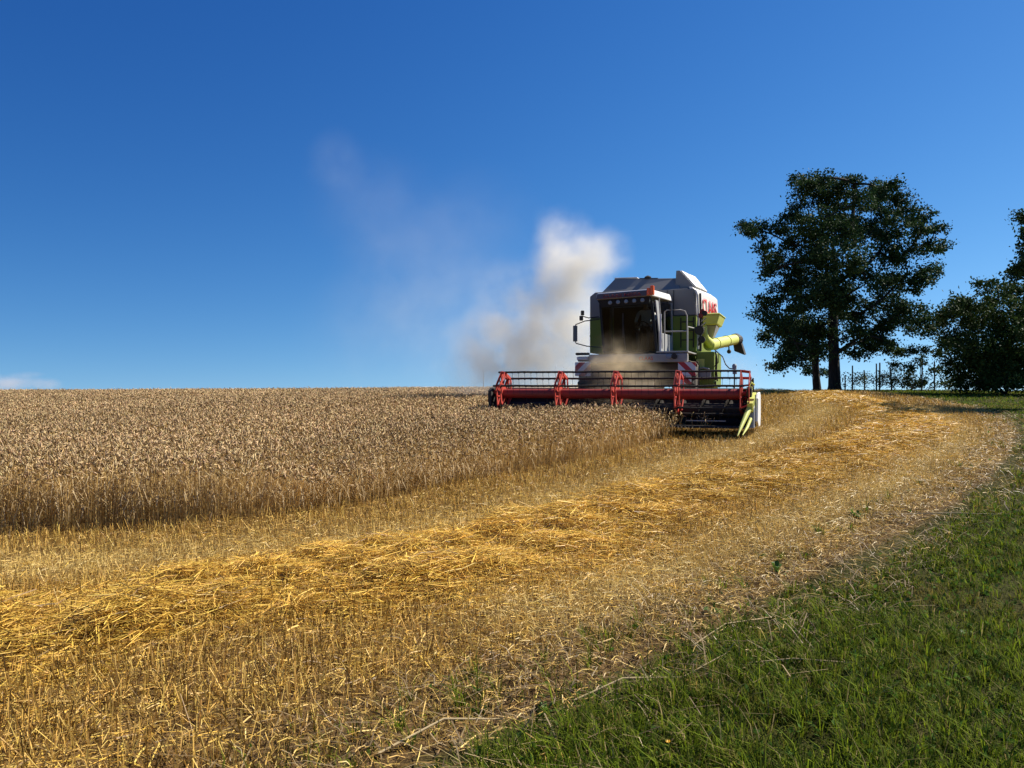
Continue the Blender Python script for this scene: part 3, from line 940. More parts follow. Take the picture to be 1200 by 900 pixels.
# cab: interior, frame, glass, roof
m = MB()
m.box(-0.84, 0.60, 2.5, 4.1, 1.93, 2.0)                     # floor
m.box(-0.9, 0.66, 4.02, 4.1, 2.0, 3.32)                     # rear wall
m.box(-0.08, 0.40, 3.12, 3.55, 2.0, 2.42)                   # seat base
m.box(-0.10, 0.42, 3.05, 3.62, 2.42, 2.54)                  # cushion
m.box(-0.08, 0.40, 3.56, 3.68, 2.54, 3.15)                  # seat back
m.box(-0.5, -0.16, 3.0, 3.7, 2.0, 2.62)                     # side console
m.tube([(0.16, 2.62, 2.0), (0.16, 2.72, 2.4), (0.16, 2.80, 2.62)], 0.035)
cab = m.build('cab', M_cabin, K, 0.02)
m = MB()
ring = [(0.16 + 0.19 * math.cos(a * math.pi / 8), 2.80 - 0.09 * math.sin(a * math.pi / 8), 2.63 + 0.17 * math.sin(a * math.pi / 8)) for a in range(17)]
m.tube(ring, 0.014, 6, caps=False); m.tube([ring[0], ring[8]], 0.012); m.tube([ring[4], (0.16, 2.8, 2.63)], 0.012)
m.build('steering_wheel', M_black, cab, 0, True)
# corner posts
m = MB()
m.bar((-0.79, 2.36, 1.98), (-0.87, 2.28, 3.26), 0.09, 0.06)
m.build('pillar', M_cabin, cab)
m = MB()
m.bar((0.62, 2.36, 1.98), (0.50, 2.28, 3.30), 0.07, 0.06)
m.build('pillar', M_cabin, cab)
m = MB(); m.bar((-0.98, 4.05, 1.98), (-0.98, 4.05, 3.36), 0.12, 0.06); m.build('pillar', M_grey, cab)
m = MB(); m.bar((0.76, 4.05, 1.98), (0.74, 4.05, 3.4), 0.12, 0.06); m.build('pillar', M_grey, cab)
m = MB(); m.hexa([(-0.80, 2.33, 2.0), (0.63, 2.33, 2.0), (0.63, 2.345, 2.0), (-0.80, 2.345, 2.0), (-0.86, 2.25, 3.30), (0.51, 2.25, 3.30), (0.51, 2.265, 3.30), (-0.86, 2.265, 3.30)])
m.build('windscreen', M_glass, cab)
m = MB(); m.tube([(-0.2, 2.31, 2.02), (-0.26, 2.27, 2.75)], 0.012); m.box(-0.275, -0.245, 2.255, 2.27, 2.35, 3.0); m.build('wiper', M_black, cab)
m = MB(); m.hexa([(-0.84, 2.42, 2.0), (-0.825, 2.42, 2.0), (-0.965, 4.0, 2.0), (-0.98, 4.0, 2.0), (-0.90, 2.36, 3.3), (-0.885, 2.36, 3.3), (-0.965, 4.0, 3.34), (-0.98, 4.0, 3.34)])
m.build('side_window', M_glass, cab)
# door on the platform side: grey frame, glass upper
m = MB()
m.hexa([(0.655, 2.42, 1.99), (0.69, 2.42, 1.99), (0.79, 3.98, 1.99), (0.755, 3.98, 1.99), (0.645, 2.41, 2.48), (0.68, 2.41, 2.48), (0.785, 3.98, 2.48), (0.75, 3.98, 2.48)])
m.hexa([(0.642, 2.41, 2.482), (0.678, 2.41, 2.482), (0.70, 2.72, 2.482), (0.664, 2.72, 2.482), (0.56, 2.35, 3.33), (0.596, 2.35, 3.33), (0.62, 2.66, 3.33), (0.584, 2.66, 3.33)])
door = m.build('door', M_grey, cab, 0.01)
m = MB(); m.hexa([(0.672, 2.74, 2.484), (0.684, 2.74, 2.484), (0.775, 3.95, 2.484), (0.763, 3.95, 2.484), (0.592, 2.68, 3.32), (0.604, 2.68, 3.32), (0.752, 3.95, 3.36), (0.74, 3.95, 3.36)])
m.build('door_window', M_glass, door)
m = MB(); m.tube([(0.74, 2.45, 2.05), (0.73, 2.42, 2.6), (0.67, 2.38, 3.38)], 0.018); m.build('door_handle', M_bright, door)

# roof: overhanging visor, light bar, lettering, beacon
m = MB()
m.hexa([(-0.96, 2.12, 3.36), (0.53, 2.12, 3.42), (0.78, 4.12, 3.46), (-1.04, 4.12, 3.42), (-0.95, 2.18, 3.54), (0.50, 2.18, 3.60), (0.70, 4.08, 3.66), (-1.0, 4.08, 3.60)])
roof = m.build('roof', M_white, cab, 0.03)
m = MB(); m.hexa([(-0.95, 2.095, 3.365), (0.40, 2.095, 3.42), (0.40, 2.115, 3.42), (-0.95, 2.115, 3.365), (-0.93, 2.15, 3.515), (0.40, 2.15, 3.57), (0.40, 2.17, 3.57), (-0.93, 2.17, 3.515)])
m.build('fascia', M_fascia, roof, 0.005)
lettering('lettering', 'CLAAS MEGA', M_dkred, 0.095, 1.02, (-0.76, 2.098, 3.392), (1, 0, 0.04), (0, 0.36, 1), roof, 0.006)
m = MB(); m.hexa([(-0.82, 2.2, 3.16), (0.44, 2.2, 3.22), (0.44, 2.36, 3.22), (-0.82, 2.36, 3.16), (-0.93, 2.14, 3.357), (0.48, 2.14, 3.417), (0.48, 2.4, 3.417), (-0.93, 2.4, 3.357)])
m.build('visor', M_cabin, roof, 0.01)
for i in range(5):
    x = -0.58 + 0.215 * i
    m = MB(); m.lathe([(-0.02, 0.035), (0.0, 0.055), (0.05, 0.055)], (x, 2.135, 3.275 + 0.009 * i), 'y', 14); m.build('work_light', M_lampglass, roof, 0, True)
m = MB(); m.box(0.40, 0.49, 2.08, 2.20, 3.425, 3.62); m.build('beacon', M_orange, roof, 0.02)
m = MB(); m.box(0.495, 0.585, 2.07, 2.22, 3.44, 3.68); m.build('beacon', M_orange, roof, 0.02)

# front platform, bumper, boards, lamps
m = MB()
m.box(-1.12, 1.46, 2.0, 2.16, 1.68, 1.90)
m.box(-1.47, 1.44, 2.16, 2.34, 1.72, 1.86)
bump = m.build('front_beam', M_shadewhite, K, 0.02)
lettering('lettering', 'CLAAS', M_redtxt, 0.095, 0.36, (0.22, 1.998, 1.735), (1, 0, 0), (0, 0, 1), bump, 0.005)
m = MB(); m.box(-1.48, -1.13, 1.98, 2.14, 1.89, 1.955); m.build('step_edge', M_black, bump, 0.01)
m = MB(); m.box(-1.46, -1.16, 2.02, 2.12, 1.765, 1.845); m.build('lamp_bracket', M_white, bump, 0.01)
for x in (0.99, 1.13):
    m = MB(); m.lathe([(-0.03, 0.03), (-0.02, 0.075), (0.05, 0.075)], (x, 1.96, 1.83), 'y', 18); m.build('headlamp', M_black if x > 1 else M_lampglass, bump, 0, True)
m = MB(); m.box(0.66, 1.47, 2.02, 4.18, 1.925, 1.965); plat = m.build('platform', M_bright, K, 0.008)
m = MB()
m.tube([(0.80, 2.5, 1.97), (0.80, 2.5, 3.02), (0.86, 2.5, 3.06), (1.22, 2.5, 3.06), (1.33, 2.5, 3.02), (1.38, 2.5, 2.9), (1.39, 2.5, 1.97)], 0.017, 8)
m.tube([(0.80, 2.5, 2.5), (1.39, 2.5, 2.5)], 0.018, 8)
m.build('handrail', M_bright, plat, 0, True)
m = MB()
m.tube([(1.39, 2.55, 1.97), (1.39, 2.55, 2.62), (1.39, 4.1, 2.68)], 0.018, 8); m.build('handrail', M_bright, plat, 0, True)
m = MB(); m.box(0.70, 0.75, 2.30, 2.33, 1.97, 2.95); m.build('door_grip', M_white, plat, 0.01)
m = MB(); m.box(1.23, 1.67, 1.93, 1.955, 1.33, 1.675); m.build('warning_board', M_stripe_r, K)
m = MB(); m.box(1.17, 1.55, 1.96, 1.985, 1.12, 1.318); m.build('warning_board', M_stripe_r, K)
m = MB(); m.box(-1.48, -1.06, 1.93, 1.955, 1.33, 1.70); m.build('warning_board', M_stripe_l, K)
# dark front axle, radiator-black underside and feeder house
m = MB(); m.box(-1.45, 1.22, 2.2, 4.2, 1.05, 1.66); m.tube([(-1.3, 3.35, 0.8), (1.3, 3.35, 0.8)], 0.16, 12); m.build('front_axle', M_steel, K, 0.01)
m = MB(); m.prism([(0.95, 0.32), (0.95, 1.0), (3.4, 1.9), (3.9, 1.3)], 'x', -0.72, 0.72); m.build('feeder_house', M_steel, K, 0.02)


def wheel(name, x, y, R_, w):
    z = machine_ground(x, y) + R_ - 0.03
    m = MB(); m.lathe([(-w / 2, R_ * 0.58), (-w / 2, R_ * 0.86), (-w * 0.38, R_ * 0.97), (0, R_), (w * 0.38, R_ * 0.97), (w / 2, R_ * 0.86), (w / 2, R_ * 0.58)], (x, y, z), 'x', 40)
    for k in range(20):                                    # tread lugs in two slanting rows
        for sgn in (-1, 1):
            a = 2 * math.pi * (k + (0.5 if sgn > 0 else 0)) / 20
            a2 = a + 0.22
            p = lambda aa, rr, xx: (x + xx, y + math.cos(aa) * rr, z + math.sin(aa) * rr)
            m.hexa([p(a, R_ * 0.96, 0.02 * sgn), p(a + 0.07, R_ * 0.96, 0.02 * sgn), p(a2 + 0.07, R_ * 0.88, sgn * w * 0.49), p(a2, R_ * 0.88, sgn * w * 0.49),
                    p(a, R_ * 1.04, 0.02 * sgn), p(a + 0.07, R_ * 1.04, 0.02 * sgn), p(a2 + 0.07, R_ * 0.98, sgn * w * 0.49), p(a2, R_ * 0.98, sgn * w * 0.49)])
    wo = m.build(name, M_tyre, K)
    m = MB()
    for sgn in (-1, 1):
        m.lathe([(sgn * w * 0.30, R_ * 0.12), (sgn * w * 0.34, R_ * 0.30), (sgn * w * 0.42, R_ * 0.5), (sgn * (w * 0.5 + 0.003), R_ * 0.58), (sgn * w * 0.40, R_ * 0.575)], (x, y, z), 'x', 28)
    m.build('rim', M_rim, wo, 0, True)


wheel('front_wheel', -1.28, 3.35, 0.86, 0.62); wheel('front_wheel', 1.28, 3.35, 0.86, 0.62)
wheel('rear_wheel', -1.15, 7.7, 0.58, 0.40); wheel('rear_wheel', 1.95, 6.4, 0.58, 0.40) if False else wheel('rear_wheel', 1.15, 7.7, 0.58, 0.40)

# mirrors on the right of the machine (left in the picture)
m = MB(); m.tube([(-0.9, 2.3, 2.86), (-1.3, 2.28, 2.82), (-1.56, 2.28, 2.73), (-1.585, 2.28, 2.6), (-1.585, 2.28, 2.3), (-1.54, 2.28, 2.22), (-1.25, 2.29, 2.14), (-0.85, 2.32, 2.1)], 0.014, 8)
m.tube([(-0.92, 2.3, 2.93), (-1.2, 2.28, 2.9), (-1.36, 2.28, 2.95)], 0.013, 8)
mir = m.build('mirror_bracket', M_black, K, 0, True)
m = MB(); m.box(-1.62, -1.50, 2.22, 2.26, 2.27, 2.70); m.build('mirror', M_mirror, mir, 0.015)
m = MB(); m.box(-1.40, -1.31, 2.21, 2.26, 2.97, 3.10); m.box(-1.44, -1.34, 2.21, 2.26, 2.83, 2.96); m.build('mirror', M_black, mir, 0.015)

# header trough
m = MB()
m.prism([(-0.62, 0.20), (-0.62, 0.17), (0.35, 0.12), (0.95, 0.14), (1.02, 0.30), (1.02, 0.96), (0.92, 1.02), (0.86, 1.0), (0.93, 0.92), (0.93, 0.34), (0.80, 0.22), (0.35, 0.17)], 'x', -3.05, 3.05)
m.box(-3.05, 3.05, 1.021, 1.16, 0.55, 0.75)
head = m.build('header', M_steel, K, 0.006)
m = MB()
m.box(-3.03, 3.03, -0.70, -0.60, 0.155, 0.19)
for q in range(78):
    x = -3.0 + q * 0.0779
    m.prism([(x - 0.018, -0.70), (x + 0.018, -0.70), (x, -0.80)], 'z', 0.16, 0.185)
m.build('cutter_bar', M_steel, head)
m = MB()
m.tube([(-3.0, 0.45, 0.50), (3.0, 0.45, 0.50)], 0.17, 16)
for (xa, xb, hand) in ((-3.0, -0.6, 1), (0.6, 3.0, -1)):     # spiral flights running to the middle
    n_ = 72
    vs, fs = [], []
    for i in range(n_ + 1):
        x = xa + (xb - xa) * i / n_; a = hand * i / n_ * 2 * math.pi * 4.5
        for rr in (0.17, 0.285):
            for dx in (-0.006, 0.006):
                vs.append((x + dx, 0.45 + math.cos(a) * rr, 0.50 + math.sin(a) * rr))
    for i in range(n_):
        b0, b1 = i * 4, i * 4 + 4
        fs += [(b0, b0 + 2, b1 + 2, b1), (b0 + 1, b1 + 1, b1 + 3, b0 + 3), (b0 + 2, b0 + 3, b1 + 3, b1 + 2)]
    m.add(vs, fs)
for q in range(14):
    a = q * 2.4; x = -0.5 + q * 0.077
    m.tube([(x, 0.45, 0.5), (x, 0.45 + math.cos(a) * 0.3, 0.5 + math.sin(a) * 0.3)], 0.01, 5)
m.build('intake_auger', M_steel, head)
m = MB()
m.prism([(-0.12, 0.16), (1.05, 0.14), (1.05, 1.0), (0.3, 1.04), (0.0, 1.03), (-0.14, 0.95)], 'x', -3.15, -3.06)
m.build('end_panel', M_black, head, 0.01)
m = MB()
m.prism([(-0.30, 0.30), (0.2, 0.16), (1.0, 0.14), (1.25, 0.35), (1.25, 0.86), (0.95, 0.93), (0.1, 0.90), (-0.1, 0.80)], 'x', 3.20, 3.26)
m.build('end_panel', M_white, head, 0.015)
m = MB(); m.prism([(-0.5, 0.16), (1.0, 0.14), (1.0, 0.75), (0.1, 0.8), (-0.3, 0.6)], 'x', 3.06, 3.19); m.build('end_gearbox', M_grey, head, 0.02)
# pointed divider: green nose tapering down to its tip, with a top plate
m = MB()
m.hexa([(3.06, -0.34, 0.62), (3.18, -0.34, 0.62), (3.19, 0.55, 0.76), (3.06, 0.55, 0.76), (3.06, -0.30, 0.80), (3.18, -0.30, 0.80), (3.19, 0.55, 0.93), (3.06, 0.55, 0.93)])
m.hexa([(3.04, -0.36, 0.50), (3.16, -0.36, 0.50), (3.18, -0.1, 0.56), (3.04, -0.1, 0.56), (3.04, -0.46, 0.70), (3.16, -0.46, 0.70), (3.18, -0.2, 0.8), (3.04, -0.2, 0.8)])
m.tube([(3.09, -0.35, 0.60), (3.02, -0.62, 0.42), (2.94, -0.95, 0.20), (2.89, -1.22, 0.03)], [0.062, 0.055, 0.038, 0.008], 10)
m.tube([(3.11, -0.40, 0.36), (3.05, -0.72, 0.18), (2.98, -1.02, 0.04)], [0.04, 0.036, 0.01], 10)
m.build('crop_divider', M_yellow, head, 0.012)
# pale skids and rock guards low on the right
m = MB()
m.box(1.75, 2.6, -0.56, -0.52, 0.30, 0.32)
m.build('crop_lifter_rail', M_grey, head)
m = MB()
for x in (-3.02, 3.02):
    m = MB()
    m.tube([(x, 1.0, 0.95), (x, 0.5, 1.0), (x, 0.02, 0.92)], 0.045, 8)
    m.tube([(x, 0.95, 0.6), (x, 0.45, 0.9)], 0.03, 8)
    m.build('reel_arm', M_red, head)
m = MB()
m.tube([(2.06, 3.4, 1.98), (2.2, 2.4, 1.90), (2.33, 1.9, 1.80), (2.42, 1.7, 1.60), (2.52, 1.55, 1.50), (2.60, 1.5, 1.49)], 0.014, 8)
m.tube([(2.64, 1.5, 0.95), (2.64, 1.5, 1.5)], 0.016, 8)
arm = m.build('marker_arm', M_black, head, 0, True)
m = MB(); m.lathe([(0, 0.05), (0.1, 0.055), (0.14, 0.03)], (2.64, 1.5, 1.47), 'z', 12); m.box(2.60, 2.70, 1.45, 1.55, 1.36, 1.465); m.build('marker_lamp', M_grey, arm, 0.008)
# drive and hoses beside the reel's right end
m = MB()
m.lathe([(-0.05, 0.14), (0.06, 0.14)], (3.06, 0.0, 0.92), 'x', 18); m.lathe([(-0.05, 0.08), (0.09, 0.07)], (3.07, 0.25, 0.80), 'x', 14)
for q in range(6):
    m.tube([(3.02, 0.1 + 0.05 * q, 0.9), (3.06 + 0.015 * q, 0.2, 1.12 + 0.025 * q), (3.12, 0.45 + 0.05 * q, 1.05), (3.13, 0.6, 0.92)], 0.017, 6)
m.build('reel_drive', M_steel, head)
m = MB(); m.box(3.03, 3.12, 0.05, 0.22, 0.98, 1.06); m.tube([(3.04, 0.0, 1.02), (3.1, 0.1, 1.16), (3.16, 0.3, 1.10)], 0.02, 6); m.build('reel_valve', M_yellow, head, 0.01)

# reel
RC, RR = (0.0, 0.92), 0.50
m = MB(); m.tube([(-2.92, 0, 0.885), (2.92, 0, 0.885)], 0.115, 20); m.tube([(-2.98, 0, 0.9), (3.0, 0, 0.9)], 0.05, 12)
reel = m.build('reel', M_redtube, K, 0, True)
ANG = [math.radians(78 + 60 * k) for k in range(6)]
star0 = None
for x in (-2.80, -1.32, 0.03, 1.47, 2.89):
    m = MB()
    hexp = [(-math.cos(a) * RR, 0.92 + math.sin(a) * RR) for a in ANG]
    off = (-0.10, 0.05)
    ex = 0.19 if x > 2.5 else 0.11          # the driven end carries the wider eccentric
    for k in range(6):
        a, b = hexp[k], hexp[(k + 1) % 6]
        m.bar((0, a[0], a[1]), (0, b[0], b[1]), 0.07, 0.024)
        i0 = (a[0] * 0.30, 0.92 + (a[1] - 0.92) * 0.30)
        m.bar((0, i0[0], i0[1]), (0, a[0], a[1]), 0.12, 0.026)
        mid_ = ((a[0] + b[0]) / 2, (a[1] + b[1]) / 2)
        m.bar((0.012, i0[0], i0[1]), (0.012, mid_[0], mid_[1]), 0.035, 0.016)
        # the eccentric ring that keeps the tines upright
        a2, b2 = (a[0] + off[0], a[1] + off[1]), (b[0] + off[0], b[1] + off[1])
        m.bar((ex, a2[0] * 0.86, 0.92 + (a2[1] - 0.92) * 0.86), (ex, b2[0] * 0.86, 0.92 + (b2[1] - 0.92) * 0.86), 0.075, 0.022)
        m.bar((0.0, a[0], a[1]), (ex, a2[0] * 0.86, 0.92 + (a2[1] - 0.92) * 0.86), 0.06, 0.05)
    m.lathe([(-0.02, 0.17), (0.03, 0.17)], (0, 0, 0.92), 'x', 18)
    o = m.build('reel_star', M_red, reel, 0.004)
    o.location = (x, 0, 0)
bar0 = None
for k, a in enumerate(ANG):
    y, z = -math.cos(a) * RR, 0.92 + math.sin(a) * RR
    if bar0 is None:
        m = MB()
        pts = [(-2.88 + q * 0.3256, 0, random.uniform(-0.006, 0.006)) for q in range(19)]
        m.tube(pts, 0.024, 8)
        for q in range(38):
            xx = -2.82 + q * 0.155 + random.uniform(-0.01, 0.01)
            m.tube([(xx, 0, 0), (xx, 0.015, -0.09), (xx + random.uniform(-.01, .01), 0.05, -0.20)], 0.0036, 5)
            m.box(xx - 0.012, xx + 0.012, -0.03, 0.03, -0.03, 0.02)
        bar0 = m.build('tine_bar', M_steel, reel)
        o = bar0
    else:
        o = bar0.copy(); COL.objects.link(o); o.parent = reel
    o.location = (0, y, z)

# ------------------------------------------------------------------ driver
M_skin = paint('skin', (0.42, 0.24, 0.16), 0.5, 0.1, dustcol=(0.3, 0.17, 0.1))
M_shirt = paint('grey_shirt', (0.62, 0.62, 0.58), 0.85, 0.2, dustcol=(0.3, 0.29, 0.27))
M_trous = paint('dark_trousers', (0.10, 0.11, 0.13), 0.85, 0.2)
M_cap = paint('light_cap', (0.72, 0.71, 0.64), 0.8, 0.2)


def skinned(name, pts, edges, radii, root, mat, parent, sub=1):
    me = bpy.data.meshes.new(name)
    me.from_pydata(pts, edges, [])
    o = bpy.data.objects.new(name, me); COL.objects.link(o)
    o.modifiers.new('skin', 'SKIN')
    for i, d in enumerate(me.skin_vertices[0].data):
        r = radii[i]; d.radius = (r, r) if not isinstance(r, tuple) else r; d.use_root = (i == root)
    sb = o.modifiers.new('sub', 'SUBSURF'); sb.levels = sb.render_levels = sub
    dg = bpy.context.evaluated_depsgraph_get()
    m2 = bpy.data.meshes.new_from_object(o.evaluated_get(dg))
    bpy.data.objects.remove(o); bpy.data.meshes.remove(me)
    m2.name = name
    m2.polygons.foreach_set('use_smooth', [True] * len(m2.polygons))
    m2.materials.clear()
    for q in (mat if isinstance(mat, list) else [mat]): m2.materials.append(q)
    o = bpy.data.objects.new(name, m2); COL.objects.link(o)
    if parent: o.parent = parent
    return o


SEAT = (0.16, 3.34, 2.56)
driver = empty('person', (*mw(SEAT[0], SEAT[1]), MO[2] + SEAT[2]), -MA)
tag(driver, 'driver in a light cap and grey shirt seated at the wheel inside the cab', 'person')
# frame: x to the driver's left, -y forward, z up, hips on the seat
P_, E_, R_ = [], [], []


def node(p, r, prev=None):
    P_.append(p); R_.append(r)
    if prev is not None: E_.append((prev, len(P_) - 1))
    return len(P_) - 1


hip = node((0, 0.05, 0.10), (0.17, 0.13))
wai = node((0, 0.06, 0.28), (0.15, 0.11), hip)
che = node((0, 0.03, 0.46), (0.17, 0.12), wai)
shl = node((0, 0.02, 0.56), (0.13, 0.09), che)
nek = node((0, 0.0, 0.64), 0.06, shl)
he1 = node((0, -0.02, 0.73), (0.078, 0.09), nek)
he2 = node((0, -0.015, 0.84), (0.075, 0.09), he1)
nose = node((0, -0.125, 0.755), 0.014, he1)
for sx in (-1, 1):
    a = node((sx * 0.20, 0.02, 0.53), 0.062, shl)
    el = (sx * 0.26, -0.12, 0.30) if sx < 0 else (0.29, -0.16, 0.36)
    b = node(el, 0.046, a)
    hd = (sx * 0.17, -0.46, 0.16)
    c = node(hd, 0.03, b)
    dpalm = node((hd[0] - sx * 0.03, hd[1] - 0.07, hd[2] + 0.02), 0.034, c)
    bx_, by_, bz_ = P_[dpalm]
    for q, L in enumerate((0.055, 0.065, 0.06, 0.045)):
        f1 = node((bx_ - sx * 0.012, by_ - 0.035, bz_ + 0.03 - 0.02 * q), 0.009, dpalm)
        f2 = node((bx_ - sx * 0.030, by_ - 0.04 - L * 0.4, bz_ + 0.03 - 0.02 * q), 0.0085, f1)
        node((bx_ - sx * 0.012, by_ - 0.02 - L * 0.4, bz_ + 0.012 - 0.02 * q), 0.007, f2)
    t1 = node((bx_ - sx * 0.035, by_ + 0.01, bz_ + 0.03), 0.011, dpalm)
    node((bx_ - sx * 0.055, by_ - 0.025, bz_ + 0.045), 0.009, t1)
    k1 = node((sx * 0.10, -0.02, 0.08), 0.088, hip)
    k2 = node((sx * 0.15, -0.42, 0.10), 0.066, k1)
    k3 = node((sx * 0.14, -0.48, -0.26), 0.05, k2)
    k4 = node((sx * 0.14, -0.45, -0.50), 0.036, k3)
    node((sx * 0.15, -0.60, -0.53), 0.034, k4)
bodyp = skinned('body', P_, E_, R_, hip, [M_skin, M_shirt, M_trous], driver, 1)
for f in bodyp.data.polygons:
    c = f.center
    f.material_index = 2 if (c.z < 0.17 and (abs(c.x) < 0.30 and (c.y > -0.2 or c.z < 0.14)) and not (c.y < -0.3 and c.z > 0.11 and abs(c.x) > 0.1 and c.z > 0.13)) else (1 if (0.17 <= c.z < 0.60 and c.y > -0.3) else 0)
m = MB()
m.lathe([(0, 0.102), (0.05, 0.103), (0.09, 0.085), (0.115, 0.05), (0.122, 0.01)], (0, -0.015, 0.80), 'z', 20)
m.prism([(-0.08, -0.10), (0.08, -0.10), (0.06, -0.19), (-0.06, -0.19)], 'z', 0.80, 0.812)
m.build('cap', M_cap, driver, 0.004, True)
for sx in (-1, 1):
    m = MB(); m.lathe([(-0.012, 0.008), (0.0, 0.014), (0.006, 0.008)], (sx * 0.032, -0.098, 0.775), 'y', 10); m.build('eye', M_black, driver)
m = MB(); m.box(-0.025, 0.025, -0.108, -0.095, 0.700, 0.707); m.build('mouth', M_rim, driver)

# ------------------------------------------------------------------ trees, shrubs and posts
LEAF_DARK, LEAF_LIGHT = (0.017, 0.040, 0.014), (0.058, 0.108, 0.032)


def limb(m, a, b, r0, r1, sag=0.12, n=5):
    a, b = Vector(a), Vector(b)
    side = Vector((random.uniform(-1, 1), random.uniform(-1, 1), random.uniform(0.1, 0.9))) * (b - a).length * sag
    pts, rs = [], []
    for i in range(n + 1):
        t = i / n
        pts.append(a.lerp(b, t) + side * (4 * t * (1 - t)) * 0.5)
        rs.append(r0 + (r1 - r0) * t)
    m.tube(pts, rs, 6, caps=True)
    return pts


def tree(name, label, cat, base, blobs, trunk_pts, trunk_r, leaf=0.17, per=34, clump=0.42, dens=3.2, group=None, limb_r=0.11, fork=0.35, tints=(LEAF_DARK, LEAF_LIGHT)):
    """blobs: (x, y, z, r) in metres from the base: the masses of the crown"""
    gx_, gy_ = base
    gz_ = zf(gx_, gy_)
    root = empty(name, (gx_, gy_, gz_)); tag(root, label, cat, group)
    m = MB()
    nodes = []                                   # (point, parent, depth) of the branch skeleton
    if trunk_pts:
        m.tube(trunk_pts, trunk_r, 10)
        for i, p in enumerate(trunk_pts):
            if p[2] > 1.5: nodes.append([Vector(p), -1])
    else:
        nodes.append([Vector((0, 0, 0.05)), -1])
    nb = len(nodes)
    order = sorted(range(len(blobs)), key=lambda i: math.hypot(blobs[i][0], blobs[i][1]) + 0.35 * abs(blobs[i][2] - 4))
    for i in order:
        p = Vector(blobs[i][:3])
        best, bd = 0, 1e9
        for j, (q, _) in enumerate(nodes):
            d_ = (p - q).length + (0.6 * max(0, q.z - p.z)) + (0 if j < nb else 0.25) + 1.2 * max(0, math.hypot(q.x, q.y) - 0.8 * math.hypot(p.x, p.y))
            if d_ < bd: best, bd = j, d_
        nodes.append([p, best])
    weight = [1.0] * len(nodes)
    for j in range(len(nodes) - 1, nb - 1, -1):
        weight[nodes[j][1]] += weight[j]
    lv = Soup()
    for j in range(nb, len(nodes)):
        bx, by, bz = nodes[j][0]
        br = blobs[order[j - nb]][3]
        r_ = limb_r * 0.27 * math.sqrt(weight[j])
        pts = limb(m, nodes[nodes[j][1]][0], nodes[j][0], min(r_ * 1.2, limb_r * 1.0), r_ * 0.8, 0.16)
        nc = max(6, int(dens * br * br * 4.0))
        # twig ends spread through the mass, more of them towards its outside
        d = RNG.normal(size=(nc, 3)); d /= np.linalg.norm(d, axis=1, keepdims=True)
        rad = br * RNG.uniform(0.1, 1.12, nc) ** 0.6
        cc = np.array([[bx, by, bz]]) + d * rad[:, None] * np.array([[1.0, 1.0, 0.85]])
        cc = cc[cc[:, 2] > 0.25]
        for q in range(0, len(cc), 4):
            limb(m, pts[3], cc[q], 0.02, 0.006, 0.1, 3)
        for c in cc:
            n_ = int(per * random.uniform(0.5, 1.5))
            cr_ = clump * random.uniform(0.6, 1.35)
            off = RNG.normal(size=(n_, 3)) * cr_ * 0.5 * np.array([[1, 1, 0.62]])
            P = c[None] + off
            P = P[P[:, 2] > 0.05]
            t = np.clip(RNG.random(len(P)) * 0.8 + random.uniform(-0.2, 0.3), 0, 1)
            lv.leaves(P, leaf * RNG.uniform(0.6, 1.3, len(P)), mixc(tints[0], tints[1], t), 0.6, 0.25)
    m.build('trunk' if trunk_pts else 'branches', M_bark, root, 0, True)
    lv.build('crown', M_leaf, root)
    return root


def px_blobs(pl, k, base_px, depth, base):
    """crown masses measured in the enlarged photograph: k metres per pixel; each gets its own depth"""
    out = []
    xs = [p[0] for p in pl]
    c0, w = (min(xs) + max(xs)) / 2, (max(xs) - min(xs)) / 2
    for i, (cx, cy_, r) in enumerate(pl):
        side = math.sqrt(max(0.0, 1 - ((cx - c0) / (w * 1.05)) ** 2))
        dy = depth * side * random.uniform(-1, 1)
        f = 1 + dy / base[1]                     # a mass standing nearer or farther along its sight line
        out.append(((cx - base_px[0]) * k * f + dy * base[0] / base[1], dy, (base_px[1] - cy_) * k * f, r * k * f * random.uniform(0.86, 1.05)))
    return out


random.seed(5)
k = 1 / 64.0
oak = [(285, 100, 62), (330, 130, 55), (395, 120, 70), (470, 150, 60), (525, 120, 55), (560, 175, 70), (640, 165, 55), (690, 195, 38), (690, 260, 50), (715, 310, 40),
       (245, 185, 55), (185, 235, 48), (120, 255, 48), (75, 262, 26), (130, 320, 42), (170, 375, 55), (135, 405, 30), (215, 300, 62),
       (300, 230, 80), (400, 240, 85), (500, 250, 80), (590, 260, 75), (640, 330, 60), (330, 330, 85), (430, 340, 80), (540, 330, 60),
       (260, 410, 75), (350, 420, 80), (200, 450, 55), (110, 540, 34), (160, 520, 50), (185, 590, 62), (150, 570, 40), (270, 520, 75), (330, 490, 70),
       (700, 410, 48), (735, 400, 28), (660, 440, 55), (600, 450, 50), (500, 440, 50), (560, 520, 60), (640, 540, 60), (700, 580, 45), (755, 575, 30), (720, 610, 26),
       (480, 550, 55), (560, 590, 50), (440, 620, 55), (500, 650, 50), (560, 650, 34), (660, 610, 36), (230, 660, 55), (290, 620, 60), (340, 600, 45), (205, 715, 36), (450, 690, 40), (420, 480, 60),
       (520, 690, 34), (580, 680, 24), (330, 690, 40), (265, 715, 34), (470, 400, 52), (430, 570, 46), (390, 180, 50), (450, 85, 26), (620, 130, 30), (590, 90, 18), (345, 65, 26), (245, 75, 24), (660, 225, 40), (745, 245, 22), (760, 310, 20), (55, 240, 14), (300, 72, 36), (412, 85, 34), (545, 100, 34), (600, 380, 46), (560, 440, 42), (400, 505, 62), (375, 555, 46), (350, 460, 60), (300, 360, 56), (440, 260, 56), (240, 470, 50), (520, 610, 48), (600, 560, 46)]
bx_, by_ = (978 - 600) / 906 * 43.5, 43.5
